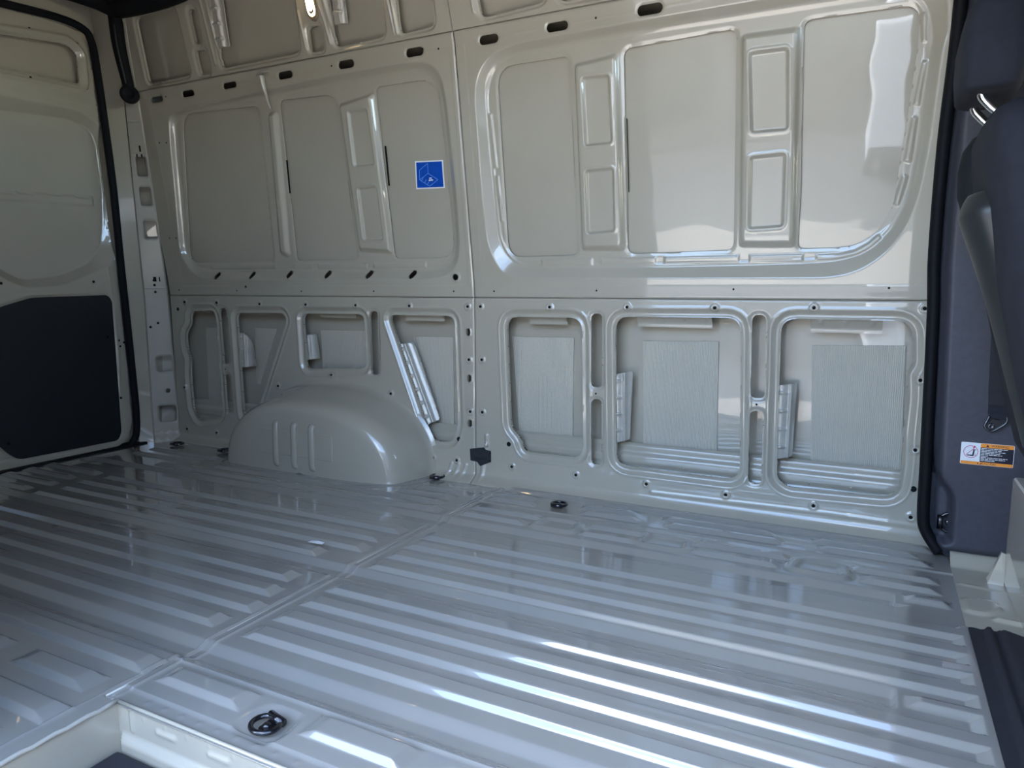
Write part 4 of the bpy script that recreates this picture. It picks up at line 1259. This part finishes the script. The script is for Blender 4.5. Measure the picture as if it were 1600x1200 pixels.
st_quad('sticker_border', [(0, 0), (1, 0), (1, 1), (0, 1)], 0.0, 0.0006, WHITE, st)
st_quad('sticker_field', [(0.045, 0.05), (0.955, 0.05), (0.955, 0.95), (0.045, 0.95)], 0.0006, 0.0004, BLUE, st)
ls = [((0.15, 0.67), (0.45, 0.90)), ((0.45, 0.90), (0.45, 0.55)), ((0.15, 0.67), (0.14, 0.33)), ((0.14, 0.33), (0.45, 0.55)), ((0.45, 0.55), (0.78, 0.31)), ((0.14, 0.33), (0.48, 0.09)), ((0.48, 0.09), (0.78, 0.31)), ((0.21, 0.30), (0.27, 0.41)), ((0.32, 0.22), (0.37, 0.33)), ((0.41, 0.15), (0.47, 0.26))]
for a, b in ls:
    st_quad('sticker_line', st_line(a, b, 0.016), 0.001, 0.0002, LBLUE, st)
for a, b, w in (((0.48, 0.375), (0.57, 0.375), 0.035), ((0.46, 0.30), (0.61, 0.31), 0.04)):
    st_quad('sticker_mark', st_line(a, b, w), 0.001, 0.0002, WHITE, st)

# ================================================================== warning label on the pillar trim
wl = empty('warning_label', (0.305, 2.37, 0.325))
tag(wl, 'orange, white and black warning label on the charcoal pillar trim', 'label')
LX0, LX1, LZT, LZB = 0.241, 0.368, 0.362, 0.2985


def lab_pt(a, b, lift):
    return (LX0 + (LX1 - LX0) * a, 2.3705 - lift, LZB + (LZT - LZB) * b)


def lab_quad(name, pts, lift, th, m, parent):
    n = len(pts)
    V = [lab_pt(a, b, lift) for a, b in pts] + [lab_pt(a, b, lift + th) for a, b in pts]
    F = [tuple(range(n - 1, -1, -1)), tuple(range(n, 2 * n))] + [(i, (i + 1) % n, n + (i + 1) % n, n + i) for i in range(n)]
    return link(name, pydata(name, V, F, False), m, parent)


lab_quad('label_base', rounded([(0, 0), (1, 0), (1, 1), (0, 1)], 0.04), -0.0015, 0.0022, WHITE, wl)
lab_quad('warning_band', [(0.37, 0.82), (0.99, 0.82), (0.99, 0.99), (0.37, 0.99)], 0.0007, 0.0002, ORANGE, wl)
lab_quad('text_field', [(0.37, 0.15), (0.99, 0.15), (0.99, 0.82), (0.37, 0.82)], 0.0007, 0.0002, LNAVY, wl)
lab_quad('caution_band', [(0.01, 0.01), (0.99, 0.01), (0.99, 0.15), (0.01, 0.15)], 0.0007, 0.0002, ORANGE, wl)


def text_mesh(name, body, size, loc, m, parent, sx=1.0):
    cu = bpy.data.curves.new('tmp_text', 'FONT')
    cu.body = body
    cu.size = size
    cu.align_x = 'CENTER'
    cu.align_y = 'CENTER'
    ob = bpy.data.objects.new('tmp_text', cu)
    col.objects.link(ob)
    dg = bpy.context.evaluated_depsgraph_get()
    me = bpy.data.meshes.new_from_object(ob.evaluated_get(dg))
    bpy.data.objects.remove(ob)
    bpy.data.curves.remove(cu)
    me.name = name
    for v in me.vertices:
        x, y = v.co.x * sx, v.co.y
        v.co = Vector((loc[0] + x, loc[1], loc[2] + y))
    me.materials.clear()
    return link(name, me, m, parent)


text_mesh('lettering', 'WARNING', 0.0088, lab_pt(0.73, 0.905, 0.0012), LNAVY, wl, 0.98)
text_mesh('lettering', 'CAUTION', 0.0076, lab_pt(0.545, 0.08, 0.0012), LNAVY, wl, 0.95)
lab_quad('warning_triangle', [(0.47, 0.85), (0.53, 0.85), (0.50, 0.965)], 0.0009, 0.0002, LNAVY, wl)
for a0, a1, b0, b1 in ((0.33, 0.345, 0.04, 0.12), (0.395, 0.41, 0.04, 0.12), (0.33, 0.41, 0.035, 0.05)):
    lab_quad('book_icon', [(a0, b0), (a1, b0), (a1, b1), (a0, b1)], 0.0009, 0.0002, LNAVY, wl)
for i, L in enumerate((0.83, 0.74, 0.79, 0.72, 0.74, 0.50, 0.83, 0.79, 0.64)):
    b = 0.775 - i * 0.069
    a_, end_ = 0.385, 0.385 + (L - 0.385) * 1.12
    rw = random.Random(i)
    while a_ < end_ - 0.02:
        w_ = min(rw.uniform(0.05, 0.12), end_ - a_)
        lab_quad('text_line', [(a_, b - 0.015), (a_ + w_, b - 0.015), (a_ + w_, b + 0.015), (a_, b + 0.015)], 0.0009, 0.0002, WHITE, wl)
        a_ += w_ + 0.012
cc_, Vr, Fr = (0.19, 0.58), [], []
asp = (LX1 - LX0) / (LZT - LZB)
for k in range(36):
    a = 2 * math.pi * k / 36
    for rr in (0.142, 0.130):
        Vr.append(lab_pt(cc_[0] + rr * math.cos(a), cc_[1] + rr * asp * math.sin(a), 0.0009))
for k in range(36):
    j = (k + 1) % 36
    Fr.append((2 * k, 2 * j, 2 * j + 1, 2 * k + 1))
link('prohibition_ring', pydata('prohibition_ring', Vr, Fr, False), RED, wl)


def lab_line(a, b, w):
    a, b = np.array(a, float), np.array(b, float)
    e = (b - a) * np.array((asp, 1))
    n = np.array((-e[1], e[0])) / np.linalg.norm(e) * w / 2
    n = n * np.array((1 / asp, 1))
    return [a + n, b + n, b - n, a - n]


lab_quad('pictogram_seat', lab_line((0.12, 0.42), (0.25, 0.42), 0.05), 0.0011, 0.0002, LNAVY, wl)
lab_quad('pictogram_back', lab_line((0.235, 0.42), (0.25, 0.70), 0.06), 0.0011, 0.0002, LNAVY, wl)
lab_quad('pictogram_head', lab_line((0.235, 0.74), (0.265, 0.86), 0.05), 0.0011, 0.0002, RED, wl)
lab_quad('pictogram_slash', lab_line((0.10, 0.43), (0.24, 0.72), 0.022), 0.0011, 0.0002, RED, wl)
for b in (0.44, 0.68):
    lab_quad('pictogram_dot', [(0.272, b - 0.02), (0.288, b - 0.02), (0.288, b + 0.02), (0.272, b + 0.02)], 0.0011, 0.0002, LNAVY, wl)

# ================================================================== driver seat
seat = empty('driver_seat', (0.45, 1.95, 0.0))
tag(seat, 'dark fabric driver seat with headrest at the front of the van', 'seat')


def loft(name, secs, m, parent, n=28, ex=0.45):
    """Sections (cx, cy, cz, half_x, half_y) joined into one rounded body, capped."""
    V, F = [], []
    for cx, cy, cz, hx, hy in secs:
        for k in range(n):
            a = 2 * math.pi * k / n
            c_, s_ = math.cos(a), math.sin(a)
            V.append((cx + hx * math.copysign(abs(c_) ** ex, c_), cy + hy * math.copysign(abs(s_) ** ex, s_), cz))
    for i in range(len(secs) - 1):
        for k in range(n):
            F.append((i * n + k, i * n + (k + 1) % n, (i + 1) * n + (k + 1) % n, (i + 1) * n + k))
    F.append(tuple(range(n - 1, -1, -1)))
    F.append(tuple((len(secs) - 1) * n + k for k in range(n)))
    return link(name, pydata(name, V, F), m, parent)


hr = []
for z, hx, hy, cx in ((1.224, 0.030, 0.10, 0.192), (1.228, 0.045, 0.118, 0.192), (1.235, 0.058, 0.128, 0.193), (1.28, 0.064, 0.135, 0.194), (1.34, 0.064, 0.135, 0.194), (1.40, 0.058, 0.128, 0.197), (1.435, 0.045, 0.115, 0.20), (1.45, 0.025, 0.09, 0.203)):
    hr.append((cx, 2.0, z, hx, hy))
head = loft('headrest', hr, FABRIC, seat)
for y in (1.93, 2.07):
    tube('headrest_post', smooth_path([(0.182, y, 1.25), (0.178, y, 1.222), (0.195, y, 1.198), (0.215, y, 1.175), (0.228, y, 1.13)], 5), 0.0095, CHROME, seat, n=12)
bk = []
for z, hx, hy, cx in ((0.36, 0.060, 0.20, 0.42), (0.42, 0.085, 0.235, 0.41), (0.60, 0.095, 0.25, 0.372), (0.80, 0.095, 0.25, 0.325), (0.98, 0.085, 0.245, 0.285), (1.08, 0.078, 0.238, 0.263), (1.14, 0.068, 0.225, 0.250), (1.175, 0.050, 0.20, 0.245), (1.188, 0.025, 0.17, 0.245)):
    bk.append((cx, 2.0, z, hx, hy))
back = loft('backrest', bk, FABRIC, seat, ex=0.55)
# darker side bolster panel on the rear outer edge of the backrest
bo = []
for z, hx, hy, cx in ((0.90, 0.030, 0.035, 0.255), (0.96, 0.045, 0.05, 0.232), (1.03, 0.05, 0.055, 0.216), (1.09, 0.048, 0.057, 0.211), (1.14, 0.043, 0.055, 0.213), (1.17, 0.030, 0.045, 0.218), (1.185, 0.012, 0.025, 0.225)):
    bo.append((cx, 2.18, z, hx, hy))
loft('side_bolster', bo, FABRIC2, seat, ex=0.8)
# hard shell that sweeps round the lower backrest
sp = smooth_path([(0.198, 1.95, 1.015), (0.215, 1.95, 0.96), (0.255, 1.95, 0.85), (0.290, 1.94, 0.74), (0.33, 1.93, 0.60), (0.37, 1.92, 0.46)], 6)
tube('backrest_shell', sp, [0.030 + 0.030 * min(1, i / 5) for i in range(len(sp))], SHELL, seat, n=24, flat=1.5, up=(0, 1, 0))
cu_ = []
for z, hx, hy in ((0.30, 0.24, 0.22), (0.34, 0.27, 0.25), (0.42, 0.27, 0.25), (0.45, 0.24, 0.23), (0.46, 0.18, 0.18)):
    cu_.append((0.66, 2.0, z, hx, hy))
loft('seat_cushion', cu_, FABRIC, seat, ex=0.5)
bm = box_bm(0.352, 0.9, 1.74, 2.262, 0.0, 0.30, 0.012, 3)
sb = tag(link('seat_box', from_bm('seat_box', bm, False), PAINT, seat), 'painted steel seat box')
# gusset at the foot of the seat box
V = [(0.315, 2.262, 0.006), (0.352, 2.262, 0.006), (0.352, 2.262, 0.085), (0.343, 2.262, 0.088), (0.315, 2.240, 0.0), (0.352, 2.235, 0.0), (0.352, 2.25, 0.085), (0.343, 2.25, 0.088)]
F = [(0, 1, 2, 3), (7, 6, 5, 4), (0, 3, 7, 4), (1, 0, 4, 5), (2, 1, 5, 6), (3, 2, 6, 7)]
link('gusset', pydata('gusset', V, F, False), PAINT, sb)

# ================================================================== seat belt
belt = empty('seat_belt', (0.32, 2.36, 0.4))
tag(belt, 'black seat belt webbing with metal anchor on the pillar trim', 'seat belt')


def ribbon(name, pts, hw, th, m, parent):
    V, F = [], []
    for x, y, z in pts:
        for dx, dy in ((-hw, 0), (hw, 0), (hw, -th), (-hw, -th)):
            V.append((x + dx, y + dy, z))
    for i in range(len(pts) - 1):
        for k in range(4):
            F.append((i * 4 + k, i * 4 + (k + 1) % 4, i * 4 + 4 + (k + 1) % 4, i * 4 + 4 + k))
    F += [(3, 2, 1, 0), tuple((len(pts) - 1) * 4 + k for k in range(4))]
    return link(name, pydata(name, V, F, False), m, parent)


bx = 0.3215
ribbon('webbing', [(bx - 0.022, 2.345, 1.20), (bx - 0.02, 2.352, 0.95), (bx - 0.006, 2.358, 0.62), (bx - 0.002, 2.360, 0.505)], 0.0265, 0.003, WEB, belt)
ribbon('webbing_stitched_end', [(bx - 0.002, 2.359, 0.512), (bx, 2.359, 0.478), (bx, 2.360, 0.472)], 0.0262, 0.006, WEB, belt)
ribbon('anchor_sleeve', [(bx, 2.360, 0.474), (bx, 2.360, 0.458), (bx, 2.361, 0.450)], 0.0252, 0.005, FABRIC, belt)
V = [(bx - 0.025, 2.361, 0.451), (bx + 0.025, 2.361, 0.451), (bx + 0.014, 2.361, 0.437), (bx - 0.013, 2.361, 0.438)]
V += [(x, 2.356, z) for x, _, z in V]
link('sleeve_tip', pydata('sleeve_tip', V, [(0, 1, 2, 3), (7, 6, 5, 4), (0, 1, 5, 4), (1, 2, 6, 5), (2, 3, 7, 6), (3, 0, 4, 7)], False), FABRIC, belt)
# forged anchor: ring loop and bolted plate
lp = smooth_path([(bx - 0.020, 2.360, 0.444), (bx - 0.026, 2.359, 0.428), (bx - 0.030, 2.358, 0.416), (bx - 0.024, 2.358, 0.405), (bx - 0.012, 2.358, 0.401), (bx + 0.004, 2.358, 0.412), (bx + 0.018, 2.358, 0.425), (bx + 0.021, 2.359, 0.437), (bx + 0.017, 2.360, 0.446)], 4)
tube('anchor_loop', lp, 0.0032, DKMETAL, belt, n=10)
bm = bmesh.new()
f = bm.faces.new([bm.verts.new((bx + x, 2.362, z)) for x, z in rounded([(-0.026, 0.418), (-0.014, 0.436), (0.000, 0.432), (0.016, 0.424), (0.004, 0.410), (-0.012, 0.402), (-0.024, 0.406)], 0.006)])
r = bmesh.ops.extrude_face_region(bm, geom=[f])
for v in r['geom']:
    if isinstance(v, bmesh.types.BMVert):
        v.co.y -= 0.004
link('anchor_plate', from_bm('anchor_plate', bm), DKMETAL, belt)
lathe('anchor_bolt', [(0.009, 0.0), (0.009, -0.004), (0.006, -0.006), (0.003, -0.004)], DKMETAL, belt, n=14, axis='Y', loc=(bx - 0.015, 2.358, 0.415))

# ================================================================== rubber mat at the cab step
s = Sheet(0.236, 0.75, 0.9, 1.885, 0.006)
s.h += 0.012 * sstep((s.U - 0.285) / 0.02) + 0.012 * sstep(1 - np.abs(s.U - 0.275) / 0.012)
s.keep(rounded([(0.234, 1.878), (0.275, 1.872), (0.29, 1.875), (0.355, 1.835), (0.375, 1.86), (0.8, 1.86), (0.8, 0.8), (0.236, 0.8)], 0.01))
fm = link('floor_mat', s.mesh('floor_mat', lambda U, V, H: (U, V, H + 0.018), lip=-0.014), MATTE)
tag(fm, 'black rubber cab mat covering the floor beside the ribbed steel', 'mat')

# ================================================================== wiring conduit in the upper rear corner
wc = empty('wiring_conduit', (-3.30, 2.35, 1.75))
tag(wc, 'black plastic wiring conduit with round end cap in upper rear corner', 'conduit')
k_ = 3.19 / 3.25
cp = [(-3.25 * k_, y * k_, 0.8 + (z - 0.8) * k_) for y, z in ((2.284, 2.115), (2.292, 1.961), (2.304, 1.879), (2.321, 1.797), (2.333, 1.735))]
sl = smooth_path(cp, 6)
tube('conduit_sleeve', sl, [0.032 - 0.008 * i / (len(sl) - 1) for i in range(len(sl))], RUBBER, wc, n=14)
tube('conduit_seam', [p + Vector((0.018, -0.024, 0.0)) for p in sl[4:-3]], 0.0035, SHELL, wc, n=8)
ca = Vector((0.72, -0.68, -0.1)).normalized()
ct = Vector(cp[-1]) + Vector((0.004, -0.004, -0.016))
V, F = [], []
sx_ = ca.cross(Vector((0, 0, 1))).normalized()
sy_ = sx_.cross(ca)
for rr, h in ((0.040, -0.03), (0.040, 0.012), (0.034, 0.020), (0.024, 0.020), (0.022, 0.016), (0.004, 0.016)):
    for k in range(24):
        a = 2 * math.pi * k / 24
        V.append(ct + ca * h + (sx_ * math.cos(a) + sy_ * math.sin(a)) * rr)
for i in range(5):
    for k in range(24):
        F.append((i * 24 + k, i * 24 + (k + 1) % 24, (i + 1) * 24 + (k + 1) % 24, (i + 1) * 24 + k))
F.append(tuple(120 + k for k in range(24)))
link('end_cap', pydata('end_cap', V, F), RUBBER, wc)
# moulded cover along the rear roof edge
tube('roof_cover', smooth_path([(-3.27, 2.06, 2.10), (-3.22, 2.17, 2.085), (-3.17, 2.215, 2.06), (-3.11, 2.22, 2.048), (-2.86, 2.205, 2.035), (-2.66, 2.195, 2.045), (-2.55, 2.18, 2.08)], 6), 0.046, RUBBER, wc, n=14, flat=0.8)

# ================================================================== lit dome lamp on the roof side
lx, lz = -2.068, 1.93
lamp = empty('dome_lamp', (lx, 2.28, lz))
tag(lamp, 'small lit oval lamp glowing amber high on the wall', 'lamp')


def oval(name, hw, hh_, y0, y1, m, taper=0.8):
    P = capsule(lx, lz - hh_ + hw, lx, lz + hh_ - hw, hw)
    n = len(P)
    c = np.array((lx, lz))
    V = [(x, float(wall_y(z)) + y0, z) for x, z in P] + [(c[0] + (x - c[0]) * taper, float(wall_y(z)) + y1, c[1] + (z - c[1]) * taper) for x, z in P]
    F = [tuple(range(n, 2 * n))] + [(i, (i + 1) % n, n + (i + 1) % n, n + i) for i in range(n)]
    return link(name, pydata(name, V, F, False), m, lamp)


oval('lamp_rim', 0.026, 0.075, 0.004, -0.008, LENSRIM, 0.95)
for i in range(3):
    oval('lens_step', 0.0225 - 0.0035 * i, 0.069 - 0.008 * i, -0.006 - 0.002 * i, -0.010 - 0.002 * i, LENSRIM if i % 2 == 0 else LENS, 0.94)
oval('lens', 0.0135, 0.050, -0.011, -0.017, LENS, 0.8)

# stamped brackets on the roof side posts
for P in ([(-2.60, 2.10), (-2.53, 2.09), (-2.575, 1.842), (-2.632, 1.837)], [(-1.945, 2.06), (-1.895, 2.05), (-1.925, 1.834), (-1.978, 1.832)]):
    P = np.array(P)
    lo, hi = P.min(0), P.max(0)
    s = Sheet(lo[0] - 0.005, hi[0] + 0.005, lo[1] - 0.005, hi[1] + 0.005, 0.004)
    s.keep(P)
    xm = np.interp(s.V, [P[2][1], P[0][1]], [(P[2][0] + P[3][0]) / 2, (P[0][0] + P[1][0]) / 2])
    s.h += 0.012 * bevel01((s.U - xm) / 0.02) - 0.008 * sstep(1 - np.abs(s.U - xm - 0.004) / 0.006)
    for z in np.arange(1.87, 2.1, 0.055):
        s.h -= 0.008 * sstep(1 - np.abs(s.V - z) / 0.008) * (s.U < xm + 0.012)
    link('bracket', s.mesh('bracket', wall_fn(0.004), lip=0.006), PRIMER, wall)
# black rods painting the dark of the gaps beside the skin panels
for (a, b, g_) in (((-2.3769, 1.3636), (-2.3862, 1.2226), 0.0036), ((-1.8341, 1.3764), (-1.8364, 1.2214), 0.0036), ((-0.8059, 1.3781), (-0.8051, 1.1358), 0.0016)):
    tube('panel_gap_shade', [(a[0], float(wall_y(a[1])) + 0.034, a[1]), (b[0], float(wall_y(b[1])) + 0.034, b[1])], g_, HOLE, wall, n=6)
sc_ = pydata('paper_scrap', [(-1.541, 1.612, 0.0125), (-1.515, 1.608, 0.015), (-1.488, 1.615, 0.0125), (-1.490, 1.630, 0.0125), (-1.512, 1.626, 0.016), (-1.538, 1.624, 0.013),
    (-1.541, 1.612, 0.0115), (-1.515, 1.608, 0.014), (-1.488, 1.615, 0.0115), (-1.490, 1.630, 0.0115), (-1.512, 1.626, 0.015), (-1.538, 1.624, 0.012)],
    [(0, 1, 4, 5), (1, 2, 3, 4), (11, 10, 7, 6), (10, 9, 8, 7), (0, 6, 7, 1), (1, 7, 8, 2), (2, 8, 9, 3), (3, 9, 10, 4), (4, 10, 11, 5), (5, 11, 6, 0)], False)
tag(link('paper_scrap', sc_, WHITE), 'tiny torn white scrap lying on the ribbed floor', 'paper scrap')

# torn sealer strip hanging at the top of the rear bay
sd = tube('sealer_drip', smooth_path([(-2.400, 2.345, 1.700), (-2.398, 2.352, 1.665), (-2.396, 2.362, 1.63), (-2.404, 2.380, 1.60), (-2.402, 2.392, 1.572)], 4), [0.014, 0.015, 0.0145, 0.014, 0.014, 0.013, 0.012, 0.011, 0.010, 0.0095, 0.009, 0.008, 0.008, 0.007, 0.006, 0.005, 0.003], PRIMER, wall, n=8, flat=0.4)
tube('sealer_smear', smooth_path([(-2.438, 2.355, 1.706), (-2.40, 2.350, 1.712), (-2.362, 2.350, 1.716)], 4), [0.003, 0.006, 0.008, 0.009, 0.010, 0.009, 0.007, 0.005, 0.003], PRIMER, wall, n=8, flat=0.5)
# latch plate on the rear corner pillar
for zz_, hh_2 in ((1.475, 0.022),):
    qx, qy, _ = pillar_fn(PAX, PAY, PBX, PBY, LP)(np.array(0.06), np.array(zz_), np.array(-0.004))
    V = []
    for du_ in (-0.05, 0.05):
        for dz_ in (-hh_2, hh_2):
            for hh_3 in (0.004, -0.006):
                a_ = pillar_fn(PAX, PAY, PBX, PBY, LP)(np.array(0.06 + du_), np.array(zz_ + dz_), np.array(hh_3))
                V.append(tuple(float(c_) for c_ in a_))
    link('latch_plate', pydata('latch_plate', V, [(0, 1, 3, 2), (4, 6, 7, 5), (0, 4, 5, 1), (2, 3, 7, 6), (1, 5, 7, 3), (0, 2, 6, 4)], False), PAINT, wall)
for u_, z_, w_2, h_2 in ((0.045, 1.475, 0.006, 0.014), (0.075, 1.444, 0.005, 0.007), (0.042, 1.444, 0.005, 0.007), (0.060, 0.845, 0.008, 0.012), (0.035, 0.845, 0.003, 0.012)):
    V = []
    for du_ in (-w_2, w_2):
        for dz_ in (-h_2, h_2):
            for hh_3 in (0.003, -0.0072 if z_ == 1.475 else -0.001):
                a_ = pillar_fn(PAX, PAY, PBX, PBY, LP)(np.array(u_ + du_), np.array(z_ + dz_), np.array(hh_3))
                V.append(tuple(float(c_) for c_ in a_))
    link('slot_shade', pydata('slot_shade', V, [(0, 1, 3, 2), (4, 6, 7, 5), (0, 4, 5, 1), (2, 3, 7, 6), (1, 5, 7, 3), (0, 2, 6, 4)], False), HOLE, wall)  # black blocks painting the dark inside the pillar slots
